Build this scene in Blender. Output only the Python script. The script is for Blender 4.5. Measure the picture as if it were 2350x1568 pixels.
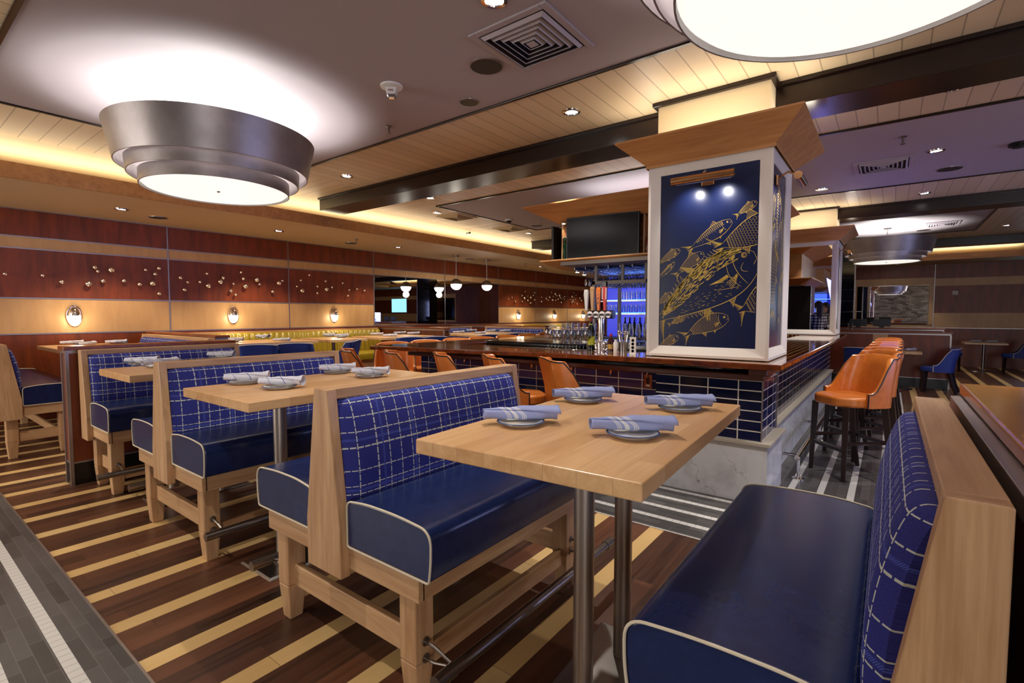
import bpy, math, random
from mathutils import Vector, Matrix
for o in list(bpy.data.objects):
    bpy.data.objects.remove(o, do_unlink=True)
PI = math.pi
R = math.radians
C = bpy.context.scene.collection
random.seed(7)

# ------------------------------------------------------------------ camera
EYE = 1.45
_v = Vector((2044 - 1175, 721 - 784, 0)); _w = Vector((-330 - 1175, 721 - 784, 0))   # vanishing points of world X and Y
FPX = math.sqrt(-_v.dot(_w)); _v.z = _w.z = FPX
AX = _v.normalized(); AY = _w.normalized(); AZ = AX.cross(AY); AZ = AZ if AZ.y < 0 else -AZ
cam_d = bpy.data.cameras.new('camera'); cam_d.sensor_width = 36.0; cam_d.sensor_fit = 'HORIZONTAL'
cam_d.lens = FPX / 2350 * 36.0; cam_d.clip_start = 0.05; cam_d.clip_end = 100
cam = bpy.data.objects.new('camera', cam_d); C.objects.link(cam)
m = Matrix(((AX[0], -AX[1], -AX[2]), (AY[0], -AY[1], -AY[2]), (AZ[0], -AZ[1], -AZ[2]))).to_4x4()
m.translation = (0, 0, EYE)
cam.matrix_world = m
bpy.context.scene.camera = cam

def _ray(x, y):
    d = (x - 1175, y - 784, FPX)
    return [sum(a[i] * d[i] for i in range(3)) for a in (AX, AY, AZ)]
def P(x, y, h):
    "world point at height h that the photograph shows at pixel x, y"
    d = _ray(x, y); t = (h - EYE) / d[2]; return (d[0] * t, d[1] * t)
def PX(x, y, X):
    d = _ray(x, y); t = X / d[0]; return (X, d[1] * t, EYE + d[2] * t)
def PY(x, y, Y):
    d = _ray(x, y); t = Y / d[1]; return (d[0] * t, Y, EYE + d[2] * t)

# ------------------------------------------------------------------ render look, world
sc = bpy.context.scene
sc.view_settings.view_transform = 'Standard'
sc.view_settings.look = 'None'
sc.view_settings.gamma = 1.0
sc.view_settings.use_curve_mapping = False
sc.view_settings.exposure = 0.58
sc.render.engine = 'CYCLES'
sc.cycles.use_denoising = True
sc.cycles.max_bounces = 7
sc.cycles.diffuse_bounces = 4
sc.cycles.glossy_bounces = 4
sc.cycles.transmission_bounces = 5
sc.cycles.transparent_max_bounces = 8
sc.cycles.caustics_reflective = False
sc.cycles.caustics_refractive = False
sc.cycles.sample_clamp_indirect = 4.0
w = bpy.data.worlds.new('world'); sc.world = w; w.use_nodes = True
w.node_tree.nodes['Background'].inputs[0].default_value = (0.55, 0.62, 0.85, 1)
w.node_tree.nodes['Background'].inputs[1].default_value = 0.15

L_DOWN = 80.0      # watts, recessed spots
L_DRUM = 44.0     # the lamp inside a drum pendant
L_DISC = 0.62       # glow of its diffuser
L_COVE = 38.0
L_WIN_FILL = 125.0  # added fill behind the camera, scaled down for the right window lamps
WARM = (1.0, 0.80, 0.58)
NEUT = (1.0, 0.93, 0.84)

def light(name, kind, loc, energy, color=NEUT, size=0.1, rot=(0, 0, 0), parent=None, **kw):
    d = bpy.data.lights.new(name, kind); d.energy = energy; d.color = color
    if kind == 'AREA':
        d.shape = 'RECTANGLE'; d.size = kw.get('sx', size); d.size_y = kw.get('sy', size)
        if 'spread' in kw: d.spread = kw['spread']
        if kw.get('disk'): d.shape = 'DISK'
    elif kind == 'SPOT':
        d.spot_size = kw.get('angle', R(80)); d.spot_blend = kw.get('blend', 0.5); d.shadow_soft_size = size
    else:
        d.shadow_soft_size = size
    o = bpy.data.objects.new(name, d); C.objects.link(o); o.location = loc; o.rotation_euler = rot
    if parent: o.parent = parent
    return o
# added fill in place of street windows behind the camera, window light at right
light('window_fill', 'AREA', (-3.9, 7.1, 1.7), L_WIN_FILL, (1.0, 0.95, 0.9), sx=2.2, sy=3.8, rot=(0, R(-90), 0))
light('window_fill', 'AREA', (-3.9, -4.2, 1.7), L_WIN_FILL, (0.95, 0.95, 1.0), sx=2.2, sy=3.4, rot=(0, R(-90), 0))
light('window_fill', 'AREA', (4.1, -6.3, 1.6), L_WIN_FILL * .35, (0.50, 0.50, 1.0), sx=2.0, sy=1.4, rot=(R(90), 0, 0))
light('window_fill', 'AREA', (8.0, -6.3, 1.6), L_WIN_FILL * .35, (0.50, 0.46, 1.0), sx=2.4, sy=1.4, rot=(R(90), 0, 0))
# cove strips above the soffit edge
light('cove_strip_lamp', 'AREA', (8.0, 7.40, 2.985), L_COVE, (1.0, 0.88, 0.64), sx=17.5, sy=0.12, rot=(R(180 + 12), 0, 0))
light('cove_strip_lamp', 'AREA', (17.25, 2.3, 2.985), L_COVE * 0.6, (1.0, 0.88, 0.64), sx=0.12, sy=9.6, rot=(0, R(180 - 12), 0))

# ------------------------------------------------------------------ mesh helper
class MB:
    def __init__(s): s.v = []; s.f = []
    def add(s, vs, fs):
        n = len(s.v); s.v += [tuple(p) for p in vs]; s.f += [tuple(n + i for i in f) for f in fs]; return s
    def box(s, x0, x1, y0, y1, z0, z1):
        return s.add([(x0, y0, z0), (x1, y0, z0), (x1, y1, z0), (x0, y1, z0), (x0, y0, z1), (x1, y0, z1), (x1, y1, z1), (x0, y1, z1)],
                     [(3, 2, 1, 0), (4, 5, 6, 7), (0, 1, 5, 4), (1, 2, 6, 5), (2, 3, 7, 6), (3, 0, 4, 7)])
    def frus(s, a, za, b, zb):
        "a, b = (x0,x1,y0,y1) at the two heights"
        q = lambda r, z: [(r[0], r[2], z), (r[1], r[2], z), (r[1], r[3], z), (r[0], r[3], z)]
        return s.add(q(a, za) + q(b, zb), [(3, 2, 1, 0), (4, 5, 6, 7), (0, 1, 5, 4), (1, 2, 6, 5), (2, 3, 7, 6), (3, 0, 4, 7)])
    def prism(s, pts, ax, a, b):
        n = len(pts)
        def mk(p, t):
            return {'X': (t, p[0], p[1]), 'Y': (p[0], t, p[1]), 'Z': (p[0], p[1], t)}[ax]
        vs = [mk(p, a) for p in pts] + [mk(p, b) for p in pts]
        fs = [(i, (i + 1) % n, n + (i + 1) % n, n + i) for i in range(n)]
        fs += [tuple(reversed(range(n))), tuple(range(n, 2 * n))]
        return s.add(vs, fs)
    def tube(s, pts, r, n=10, caps=True, flat=1.0):
        pts = [Vector(p) for p in pts]; k = len(pts)
        rr = r if isinstance(r, (list, tuple)) else [r] * k
        rings = []; up = None
        for i in range(k):
            d = (pts[min(i + 1, k - 1)] - pts[max(i - 1, 0)]).normalized()
            if up is None:
                up = Vector((0, 0, 1)) if abs(d.z) < 0.9 else Vector((1, 0, 0))
            a = d.cross(up).normalized(); b = a.cross(d).normalized(); up = b
            rings.append([pts[i] + a * math.cos(2 * PI * j / n) * rr[i] + b * math.sin(2 * PI * j / n) * rr[i] * flat for j in range(n)])
        vs = [p for g in rings for p in g]
        fs = [(i * n + j, i * n + (j + 1) % n, (i + 1) * n + (j + 1) % n, (i + 1) * n + j) for i in range(k - 1) for j in range(n)]
        if caps: fs += [tuple(reversed(range(n))), tuple(range((k - 1) * n, k * n))]
        return s.add(vs, fs)
    def lathe(s, prof, c=(0, 0, 0), n=24, closed=False):
        k = len(prof)
        vs = [(c[0] + r * math.cos(2 * PI * j / n), c[1] + r * math.sin(2 * PI * j / n), c[2] + z) for r, z in prof for j in range(n)]
        fs = [(i * n + j, i * n + (j + 1) % n, (i + 1) * n + (j + 1) % n, (i + 1) * n + j) for i in range(k - 1) for j in range(n)]
        if closed: fs += [((k - 1) * n + j, (k - 1) * n + (j + 1) % n, (j + 1) % n, j) for j in range(n)]
        else:
            if prof[0][0] > 1e-4: fs.append(tuple(reversed(range(n))))
            if prof[-1][0] > 1e-4: fs.append(tuple(range((k - 1) * n, k * n)))
        return s.add(vs, fs)
    def grid(s, rows, closed=False):
        n = len(rows[0]); vs = [p for r in rows for p in r]
        fs = [(i * n + j, i * n + j + 1, (i + 1) * n + j + 1, (i + 1) * n + j) for i in range(len(rows) - 1) for j in range(n - 1)]
        if closed: fs += [(i * n + n - 1, i * n, (i + 1) * n, (i + 1) * n + n - 1) for i in range(len(rows) - 1)]
        return s.add(vs, fs)
    def ball(s, c, r, n=14, k=9, sz=(1, 1, 1)):
        prof = [(max(1e-5, r * math.sin(PI * i / k)), -r * math.cos(PI * i / k)) for i in range(k + 1)]
        vs = [(c[0] + a * math.cos(2 * PI * j / n) * sz[0], c[1] + a * math.sin(2 * PI * j / n) * sz[1], c[2] + z * sz[2]) for a, z in prof for j in range(n)]
        return s.add(vs, [(i * n + j, i * n + (j + 1) % n, (i + 1) * n + (j + 1) % n, (i + 1) * n + j) for i in range(k) for j in range(n)])
    def xf(s, M):
        s.v = [tuple(M @ Vector(p)) for p in s.v]; return s
    def join(s, o, M_=None):
        if M_ is not None: o.xf(M_)
        return s.add(o.v, o.f)
    def build(s, name, mat, parent=None, smooth=False, bevel=0.0, seg=2, sub=0, solid=0.0):
        me = bpy.data.meshes.new(name); me.from_pydata(s.v, [], s.f); me.validate(); me.update()
        if mat: me.materials.append(mat)
        if smooth:
            me.shade_smooth()
            me.set_sharp_from_angle(angle=R(smooth if smooth > 1 else 40))
        o = bpy.data.objects.new(name, me); C.objects.link(o)
        if parent: o.parent = parent
        if solid:
            q = o.modifiers.new('solid', 'SOLIDIFY'); q.thickness = solid; q.offset = 0
        if bevel:
            q = o.modifiers.new('bevel', 'BEVEL'); q.width = bevel; q.segments = seg; q.limit_method = 'ANGLE'; q.angle_limit = R(35)
        if sub:
            q = o.modifiers.new('sub', 'SUBSURF'); q.levels = sub; q.render_levels = sub
        return o

def rpoly(pts, rad, n=5):
    "polygon with rounded corners"
    out = []; k = len(pts)
    for i in range(k):
        p = Vector(pts[i]); a = Vector(pts[i - 1]); b = Vector(pts[(i + 1) % k]); r = rad[i] if isinstance(rad, (list, tuple)) else rad
        if r <= 0: out.append(tuple(p)); continue
        u = (a - p); v = (b - p); d = min(r, u.length * .49, v.length * .49); u = u.normalized() * d; v = v.normalized() * d
        for j in range(n + 1):
            t = j / n; q = (p + u) * (1 - t) ** 2 + p * 2 * t * (1 - t) + (p + v) * t * t
            out.append(tuple(q))
    return out

def empty(name, loc=(0, 0, 0), rz=0.0):
    o = bpy.data.objects.new(name, None); C.objects.link(o); o.location = loc; o.rotation_euler = (0, 0, rz); o.empty_display_size = 0.1
    return o
def tag(o, label, cat, group=None, kind=None):
    o['label'] = label; o['category'] = cat
    if group: o['group'] = group
    if kind: o['kind'] = kind
    return o
ORD = 'first second third fourth fifth sixth seventh eighth ninth tenth eleventh twelfth thirteenth fourteenth fifteenth sixteenth seventeenth eighteenth nineteenth twentieth twenty-first twenty-second'.split()
def struct(o):
    o['kind'] = 'structure'; return o
def copy_tree(o, loc=None, rz=None, parent=None):
    c = o.copy(); C.objects.link(c)
    if parent: c.parent = parent
    for ch in o.children: copy_tree(ch, parent=c)
    if loc is not None: c.location = loc
    if rz is not None: c.rotation_euler = (0, 0, rz)
    return c

# ------------------------------------------------------------------ node helper and materials
def lin(r, g, b):
    f = lambda c: (c / 255 / 12.92) if c <= 10.31 else ((c / 255 + 0.055) / 1.055) ** 2.4
    return (f(r), f(g), f(b), 1.0)
class N:
    "a float socket with arithmetic"
    def __init__(s, nt, sock): s.nt = nt; s.s = sock
    def _m(s, op, *a):
        n = s.nt.nodes.new('ShaderNodeMath'); n.operation = op
        for i, x in enumerate((s,) + a):
            if isinstance(x, N): s.nt.links.new(x.s, n.inputs[i])
            else: n.inputs[i].default_value = float(x)
        return N(s.nt, n.outputs[0])
    def __add__(s, o): return s._m('ADD', o)
    def __sub__(s, o): return s._m('SUBTRACT', o)
    def __mul__(s, o): return s._m('MULTIPLY', o)
    def __truediv__(s, o): return s._m('DIVIDE', o)
    def rsub(s, o): return (s * -1.0) + o
    def fract(s): return s._m('FRACT')
    def floor(s): return s._m('FLOOR')
    def abs(s): return s._m('ABSOLUTE')
    def lt(s, o): return s._m('LESS_THAN', o)
    def gt(s, o): return s._m('GREATER_THAN', o)
    def max(s, o): return s._m('MAXIMUM', o)
    def min(s, o): return s._m('MINIMUM', o)
    def sin(s): return s._m('SINE')
    def mod(s, p): return (s / p).fract() * p
class Mat:
    def __init__(s, name, color=(0.8, 0.8, 0.8, 1), rough=0.5, metal=0.0, spec=0.5, **kw):
        s.m = bpy.data.materials.new(name); s.m.use_nodes = True; s.nt = s.m.node_tree; s.nt.nodes.clear()
        s.out = s.nt.nodes.new('ShaderNodeOutputMaterial'); s.b = s.nt.nodes.new('ShaderNodeBsdfPrincipled')
        s.nt.links.new(s.b.outputs[0], s.out.inputs[0])
        s.set('Base Color', color); s.set('Roughness', rough); s.set('Metallic', metal); s.set('Specular IOR Level', spec)
        for k, v in kw.items(): s.set(k.replace('_', ' '), v)
        s._c = None
    def set(s, k, v):
        i = s.b.inputs[k]
        if isinstance(v, N): s.nt.links.new(v.s, i)
        elif hasattr(v, 'links'): s.nt.links.new(v, i)
        else: i.default_value = v
        return s
    def xyz(s, kind='Object'):
        t = s.nt.nodes.new('ShaderNodeTexCoord'); s.co = t.outputs[kind]
        q = s.nt.nodes.new('ShaderNodeSeparateXYZ'); s.nt.links.new(s.co, q.inputs[0])
        return [N(s.nt, q.outputs[i]) for i in range(3)]
    def vec(s, x, y, z):
        q = s.nt.nodes.new('ShaderNodeCombineXYZ')
        for i, a in enumerate((x, y, z)):
            if isinstance(a, N): s.nt.links.new(a.s, q.inputs[i])
            else: q.inputs[i].default_value = a
        return q.outputs[0]
    def noise(s, v, scale=1.0, detail=4.0, rough=0.55, dist=0.0):
        n = s.nt.nodes.new('ShaderNodeTexNoise'); s.nt.links.new(v, n.inputs['Vector'])
        n.inputs['Scale'].default_value = scale; n.inputs['Detail'].default_value = detail
        n.inputs['Roughness'].default_value = rough; n.inputs['Distortion'].default_value = dist
        return N(s.nt, n.outputs[0])
    def rnd(s, v):
        n = s.nt.nodes.new('ShaderNodeTexWhiteNoise'); n.noise_dimensions = '3D'; s.nt.links.new(v, n.inputs['Vector'])
        return N(s.nt, n.outputs[0])
    def objrnd(s):
        n = s.nt.nodes.new('ShaderNodeObjectInfo'); return N(s.nt, n.outputs['Random'])
    def ramp(s, f, stops):
        n = s.nt.nodes.new('ShaderNodeValToRGB'); s.nt.links.new(f.s, n.inputs[0]); e = n.color_ramp.elements
        while len(e) < len(stops): e.new(0.5)
        for i, (p, c) in enumerate(stops): e[i].position = p; e[i].color = c
        return n.outputs[0]
    def mix(s, f, a, b, mode='MIX'):
        n = s.nt.nodes.new('ShaderNodeMix'); n.data_type = 'RGBA'; n.blend_type = mode
        if isinstance(f, N): s.nt.links.new(f.s, n.inputs[0])
        else: n.inputs[0].default_value = f
        for x, i in ((a, 6), (b, 7)):
            if hasattr(x, 'links'): s.nt.links.new(x, n.inputs[i])
            else: n.inputs[i].default_value = x
        return n.outputs[2]
    def bump(s, h, strength=0.3, dist=0.005):
        n = s.nt.nodes.new('ShaderNodeBump'); s.nt.links.new(h.s, n.inputs['Height'])
        n.inputs['Strength'].default_value = strength; n.inputs['Distance'].default_value = dist
        s.nt.links.new(n.outputs[0], s.b.inputs['Normal']); return s

def wood(name, dark, light_, axis='X', rough=0.42, strip=0.0, across='Y', rough_grain=9.0, contrast=1.0, coat=0.0, var=0.5):
    m = Mat(name, rough=rough); x, y, z = m.xyz(); q = {'X': x, 'Y': y, 'Z': z}
    r = m.objrnd() * 17.0
    sc_ = {a: (0.9 if a == axis else rough_grain) for a in 'XYZ'}
    sid = None
    if strip:
        sid = (q[across] / strip).floor()
        r = r + sid * 3.7
    v = m.vec(x * sc_['X'] + r, y * sc_['Y'] + r, z * sc_['Z'])
    n = m.noise(v, 1.6, 6.0, 0.6, 0.6)
    sc2 = {a: (3.0 if a == axis else 110.0) for a in 'XYZ'}
    n2 = m.noise(m.vec(x * sc2['X'] + r, y * sc2['Y'], z * sc2['Z']), 1.0, 3.0)
    f = (n - 0.5) * 1.6 * contrast + (n2 - 0.5) * 0.5 * contrast + 0.5
    if strip:
        f = f + (m.rnd(m.vec(sid, (q[axis] / 0.9 + sid * 0.37).floor(), 0.0)) - 0.5) * var
    c = m.ramp(f, [(0.15, dark), (0.85, light_)])
    if strip:
        seam = (((q[across] / strip).fract() - 0.5).abs()).gt(0.488)
        c = m.mix(seam * 0.35, c, (dark[0] * .5, dark[1] * .5, dark[2] * .5, 1))
    m.set('Base Color', c)
    if coat: m.set('Coat Weight', coat); m.set('Coat Roughness', 0.06)
    return m.m

MAPLE_D, MAPLE_L = lin(168, 124, 84), lin(212, 172, 128)
M = {}
for a in 'XYZ':
    M['maple' + a] = wood('maple_wood_' + a.lower(), MAPLE_D, MAPLE_L, a, 0.38)
M['block'] = wood('butcher_block_maple', lin(192, 144, 94), lin(226, 184, 134), 'X', 0.30, strip=0.105, across='Y', var=0.34, contrast=0.8)
M['walnut'] = wood('mahogany_edge_wood', lin(92, 40, 14), lin(146, 74, 30), 'Y', 0.25)
M['redpanel'] = wood('red_mahogany_panel', lin(92, 40, 14), lin(138, 62, 25), 'Z', 0.42, rough_grain=5)
M['maplepanel'] = wood('maple_wall_panel', lin(186, 142, 92), lin(208, 166, 114), 'Z', 0.4, rough_grain=4, contrast=.7)
M['crown'] = wood('crown_maple', lin(168, 114, 64), lin(202, 148, 92), 'Y', 0.4)
M['espresso'] = wood('dark_espresso_wood', lin(20, 10, 7), lin(38, 20, 14), 'Y', 0.25)
M['darkleg'] = wood('dark_stained_leg', lin(22, 10, 10), lin(42, 22, 18), 'Z', 0.3)
M['steel'] = Mat('brushed_steel', lin(150, 146, 142), 0.28, 1.0).m
M['darksteel'] = Mat('burnished_steel', lin(150, 142, 134), 0.30, 1.0).m
M['greypaint'] = Mat('grey_painted_steel', lin(128, 118, 108), 0.5).m
M['polesteel'] = Mat('dark_brushed_pole_steel', lin(178, 164, 152), 0.38, .9).m
M['stud'] = Mat('polished_nickel_ball', lin(244, 232, 218), 0.22, 1.0).m
M['chrome'] = Mat('polished_chrome', lin(236, 230, 224), 0.10, 1.0).m
M['trimsteel'] = Mat('satin_nickel_trim', lin(160, 152, 150), 0.35, 0.8).m
M['brass'] = Mat('polished_brass', lin(196, 150, 104), 0.2, 1.0).m
M['mirror'] = Mat('mirror_glass', lin(225, 225, 225), 0.0, 1.0).m
M['black'] = Mat('black_plastic', lin(10, 10, 11), 0.35).m
M['screen'] = Mat('dark_screen', lin(3, 3, 5), 0.16, spec=.25).m
M['white'] = Mat('white_plastic', lin(225, 222, 216), 0.4).m
M['frame'] = Mat('white_painted_frame', lin(222, 214, 204), 0.35).m
M['cream'] = Mat('cream_wall_paint', lin(226, 208, 170), 0.55).m
M['soffit'] = Mat('soffit_paint', lin(190, 164, 128), 0.6).m
M['grey_ceiling'] = Mat('grey_ceiling_paint', lin(176, 166, 170), 0.65).m
M['leather'] = None
def leather(name, c, c2, rough=0.3):
    m = Mat(name, rough=rough); x, y, z = m.xyz()
    n = m.noise(m.vec(x * 1.0, y * 1.0, z * 1.0), 16.0, 9.0, 0.7, .3)
    n2 = m.noise(m.co, 160.0, 2.0)
    m.set('Base Color', m.ramp(n, [(0.25, c), (0.8, c2)]))
    m.set('Roughness', (n - 0.5) * 0.06 + rough)
    m.bump(n2 * 0.3, 0.04, 0.001)
    return m.m
M['navy'] = leather('navy_leather', lin(16, 28, 68), lin(30, 46, 92), 0.24)
M['orange'] = leather('orange_leather', lin(186, 98, 34), lin(216, 128, 54), 0.33)
M['mustard'] = leather('mustard_vinyl', lin(150, 128, 22), lin(176, 152, 44), 0.35)
M['piping'] = Mat('cream_piping', lin(212, 200, 176), 0.5).m
M['blackpipe'] = Mat('black_piping', lin(20, 15, 14), 0.5).m
M['bluevinyl'] = leather('blue_chair_fabric', lin(20, 44, 120), lin(30, 60, 145), 0.6)

def plaid():
    m = Mat('blue_plaid_fabric', rough=0.85); x, z, y = m.xyz('UV')
    P_ = 0.374
    base = m.ramp(m.noise(m.vec(x * 260.0, z * 260.0, 0.0), 1.0, 2.0), [(0.3, lin(24, 28, 104)), (0.7, lin(42, 48, 138))])
    def band(c, at, w): return ((c - (at - P_ / 2)).mod(P_) - P_ / 2).abs().lt(w / 2)
    def setof(c, dashc, off):
        s = None
        for at, w_ in ((0.0, .0042), (.032, .0036), (.095, .004), (.187, .0062), (.25, .004), (.312, .0038)):
            k = band(c + off, at, w_)
            s = k if s is None else s.max(k)
        dash = ((dashc + 0.004).mod(0.0312)).gt(0.006)
        return s * dash
    tw = ((x + z) * 170.0).fract().gt(0.5)
    tint = band(x, 0.016, .012).max(band(x, 0.218, .010)) .max(band(z + .02, 0.016, .012)).max(band(z + .02, 0.218, .010))
    c = m.mix(tint * tw * 0.75, base, lin(78, 96, 190))
    ln = setof(x, z, 0.0).max(setof(z, x, 0.02))
    c = m.mix(ln, c, lin(196, 200, 190))
    m.set('Base Color', c)
    return m.m
M['plaid'] = plaid()

def floor_wood():
    m = Mat('striped_wood_floor', rough=0.42); x, y, z = m.xyz()
    pitch = 0.397
    u = ((y - 3.145) / pitch)
    row = u.floor(); t = u.fract()
    light_ = t.lt(0.1 / pitch)
    sub = (t * (pitch / 0.1)).floor()
    sid = row * 4.0 + sub
    seg = (x / 1.22 + m.rnd(m.vec(sid, 1.0, 0.0))).floor()
    rn = m.rnd(m.vec(sid, seg, 3.0))
    g = m.noise(m.vec(x * 1.4 + rn * 40.0, y * 30.0, 0.0), 1.0, 6.0, 0.65, 0.8)
    dk = m.ramp(g * 0.8 + rn * 0.45 - 0.12, [(0.2, lin(52, 31, 22)), (0.8, lin(110, 68, 46))])
    lt = m.ramp(g * 0.6 + rn * 0.4, [(0.1, lin(206, 166, 104)), (0.9, lin(226, 194, 136))])
    c = m.mix(light_, dk, lt)
    seam = (x / 1.22 + m.rnd(m.vec(sid, 1.0, 0.0))).fract().lt(0.0022)
    edge = ((t * (pitch / 0.1)).fract() - 0.5).abs().gt(0.492)
    c = m.mix(seam.max(edge) * 0.6, c, lin(40, 24, 16))
    m.set('Base Color', c); m.set('Roughness', (g - 0.5) * 0.3 + 0.36)
    return m.m
M['floor_wood'] = floor_wood()

def floor_tile(mode):
    "dark ceramic strips with white stripe rows; mode 'L': rings round the bar, 'Y': rows along Y"
    m = Mat('grey_floor_tile_' + mode, rough=0.4); x, y, z = m.xyz()
    if mode == 'L':
        a = x.rsub(4.10); b = y.rsub(0.70); c_ = y - 5.35
        d = a.max(b).max(c_); along_y = a.gt(b.max(c_))
        along = y * along_y + x * along_y.rsub(1.0)
    else:
        d = x.rsub(0.64 + .005); along = y
    t = ((d - 0.065) / 0.203).fract() if mode == 'L' else ((d - 0.150) / 0.196).fract()
    white = t.lt(0.048 / 0.2)
    sub = (d / 0.0508)
    row = sub.floor()
    g1 = ((sub + 0.5).fract() - 0.5).abs().lt(0.03)
    tl = along / 0.0508 + row * 0.5 * white.rsub(1.0)
    lw = ((along / 0.0508).fract() - 0.5).abs().gt(0.46)
    ld = ((along / 0.305 + row * 0.33).fract() - 0.5).abs().gt(0.492)
    rn = m.rnd(m.vec(row, (along / 0.305 + row * 0.33).floor(), 0.0))
    n = m.noise(m.co, 9.0, 4.0)
    dark = m.ramp(rn * 0.6 + n * 0.4, [(0.1, lin(58, 56, 56)), (0.9, lin(92, 90, 90))])
    dark = m.mix((g1.max(ld)) * 0.5, dark, lin(120, 116, 112))
    wh = m.mix(lw * 0.6, lin(208, 206, 202), lin(120, 116, 112))
    m.set('Base Color', m.mix(white, dark, wh))
    return m.m
M['floor_tile_L'] = floor_tile('L'); M['floor_tile_Y'] = floor_tile('Y')

def blue_tile(name, ax, off, h0, w=0.2275, hh=0.0775, col=(18, 26, 66), stag=False, grout=(216, 210, 196), gw=0.0085, rough=0.12):
    m = Mat(name, rough=rough); q = dict(zip('XYZ', m.xyz())); u = (q[ax] - off) / w; v = (q['Z'] - h0) / hh
    if stag: u = u + v.floor() * 0.5
    rn = m.rnd(m.vec(u.floor(), v.floor(), 2.0))
    n = m.noise(m.co, 5.0, 3.0)
    base = m.ramp(rn * 0.7 + n * 0.3, [(0.1, lin(*[c * 0.75 for c in col])), (0.9, lin(*[min(255, c * 1.35) for c in col]))])
    gr = ((u.fract() - 0.5).abs().gt(0.5 - gw / 2 / w)).max((v.fract() - 0.5).abs().gt(0.5 - gw / 2 / hh))
    m.set('Base Color', m.mix(gr, base, lin(*grout))); m.set('Roughness', gr * 0.5 + rough)
    m.bump(gr * -1.0 + n * 0.15, 0.35, 0.004)
    return m.m
M['tile_front'] = blue_tile('navy_wall_tile_front', 'Y', 0.918 - .2275, 0.478, col=(14, 20, 48))
M['tile_recess'] = blue_tile('navy_wall_tile_recess', 'Y', 1.739 - .2275, 0.478, col=(32, 42, 92))
M['tile_side'] = blue_tile('navy_wall_tile_side', 'X', 4.10, 0.478)
def marble():
    m = Mat('white_marble', rough=0.15); x, y, z = m.xyz()
    d = m.noise(m.vec(x * 1.0, y * 1.0, z * 1.0), 2.5, 5.0, 0.6)
    v = ((x + y * 0.9 + z * 1.5) * 2.2 + d * 4.5).sin().abs()
    v2 = ((x - y * 1.3 + z * 1.1) * 6.0 + d * 6.0).sin().abs()
    n = m.noise(m.co, 6.0, 6.0)
    f = (v.lt(0.035) * n * 0.5).max(v2.lt(0.04) * n * 0.35) + (n - 0.45).max(0.0) * 0.6
    m.set('Base Color', m.ramp(f, [(0.0, lin(214, 217, 222)), (0.35, lin(150, 152, 158)), (0.6, lin(96, 96, 102))]))
    return m.m
M['marble'] = marble()
def planks():
    m = Mat('cream_ceiling_planks', rough=0.45); x, y, z = m.xyz()
    far = y.gt(6.10)
    u = (x * far + y * far.rsub(1.0)) / 0.1535
    gr = (u.fract() - 0.5).abs().gt(0.47)
    rn = m.rnd(m.vec(u.floor(), 0.0, 0.0))
    base = m.ramp(rn, [(0.0, lin(222, 200, 164)), (1.0, lin(236, 216, 182))])
    m.set('Base Color', m.mix(gr * 0.55, base, lin(120, 96, 70))); m.bump(gr * -1.0, 0.4, 0.006)
    return m.m
M['planks'] = planks()
def glow(name, c, s):
    m = Mat(name, lin(240, 238, 230), 0.4); m.set('Emission Color', c); m.set('Emission Strength', s); return m.m
M['disc'] = glow('drum_diffuser_glow', (1.0, 0.97, 0.90, 1), L_DISC)
M['dimlens'] = glow('picture_lamp_lens', (1.0, 0.97, 0.9, 1), 1.0)
M['bulb'] = glow('downlight_glow', (1.0, 0.95, 0.88, 1), 14.0)
M['globe'] = glow('globe_glow', (1.0, 0.93, 0.80, 1), 9.0)
M['shelf_led'] = glow('blue_shelf_strip', (0.08, 0.30, 1.0, 1), 6.0)
_m = Mat('blue_lit_bar_back', lin(12, 16, 60), .3); _m.set('Emission Color', (0.012, 0.03, 0.8, 1)); _m.set('Emission Strength', .55); M['blueback'] = _m.m
M['glass'] = Mat('clear_glass', (0.95, 0.97, 1, 1), 0.02, 0.0, 0.5, Transmission_Weight=1.0, IOR=1.45).m
def thin_glass():
    m = bpy.data.materials.new('thin_glass'); m.use_nodes = True; nt = m.node_tree; nt.nodes.clear()
    o = nt.nodes.new('ShaderNodeOutputMaterial'); mx = nt.nodes.new('ShaderNodeMixShader'); t = nt.nodes.new('ShaderNodeBsdfTransparent'); g = nt.nodes.new('ShaderNodeBsdfGlossy')
    g.inputs['Roughness'].default_value = 0.03; t.inputs[0].default_value = (.88, .9, .92, 1)
    lw = nt.nodes.new('ShaderNodeLayerWeight'); lw.inputs[0].default_value = 0.35
    nt.links.new(lw.outputs['Facing'], mx.inputs[0]); nt.links.new(t.outputs[0], mx.inputs[1]); nt.links.new(g.outputs[0], mx.inputs[2]); nt.links.new(mx.outputs[0], o.inputs[0])
    return m
M['tglass'] = thin_glass()
def napkin(name, base, band, line, kind):
    m = Mat(name, rough=0.85); x, y, z = m.xyz()
    s = x * 1.0 + y * 0.55 + z * 0.55
    f = None
    if kind == 'bands':
        for a, b in ((-.046, .0016), (-.040, .0016), (-.034, .0016), (-.016, .0062), (.004, .0016), (.010, .0016), (.016, .0016)):
            k = (s - a).abs().lt(b / 1.0); f = k if f is None else f.max(k)
        c = m.mix(f, base, band)
    else:
        k = (s - 0.03).abs().lt(0.002).max((s + 0.05).abs().lt(0.0015))
        c = m.mix(k, base, line)
    n = m.noise(m.co, 500.0, 2.0)
    c = m.mix(n * 0.25, c, lin(120, 130, 175))
    m.set('Base Color', c); m.bump(m.noise(m.co, 35.0, 4.0), 0.4, 0.003)
    return m.m
M['napkin_blue'] = napkin('periwinkle_napkin', lin(150, 160, 205), lin(222, 222, 220), None, 'bands')
M['napkin_white'] = napkin('white_napkin', lin(206, 206, 216), None, lin(60, 80, 140), 'line')
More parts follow.
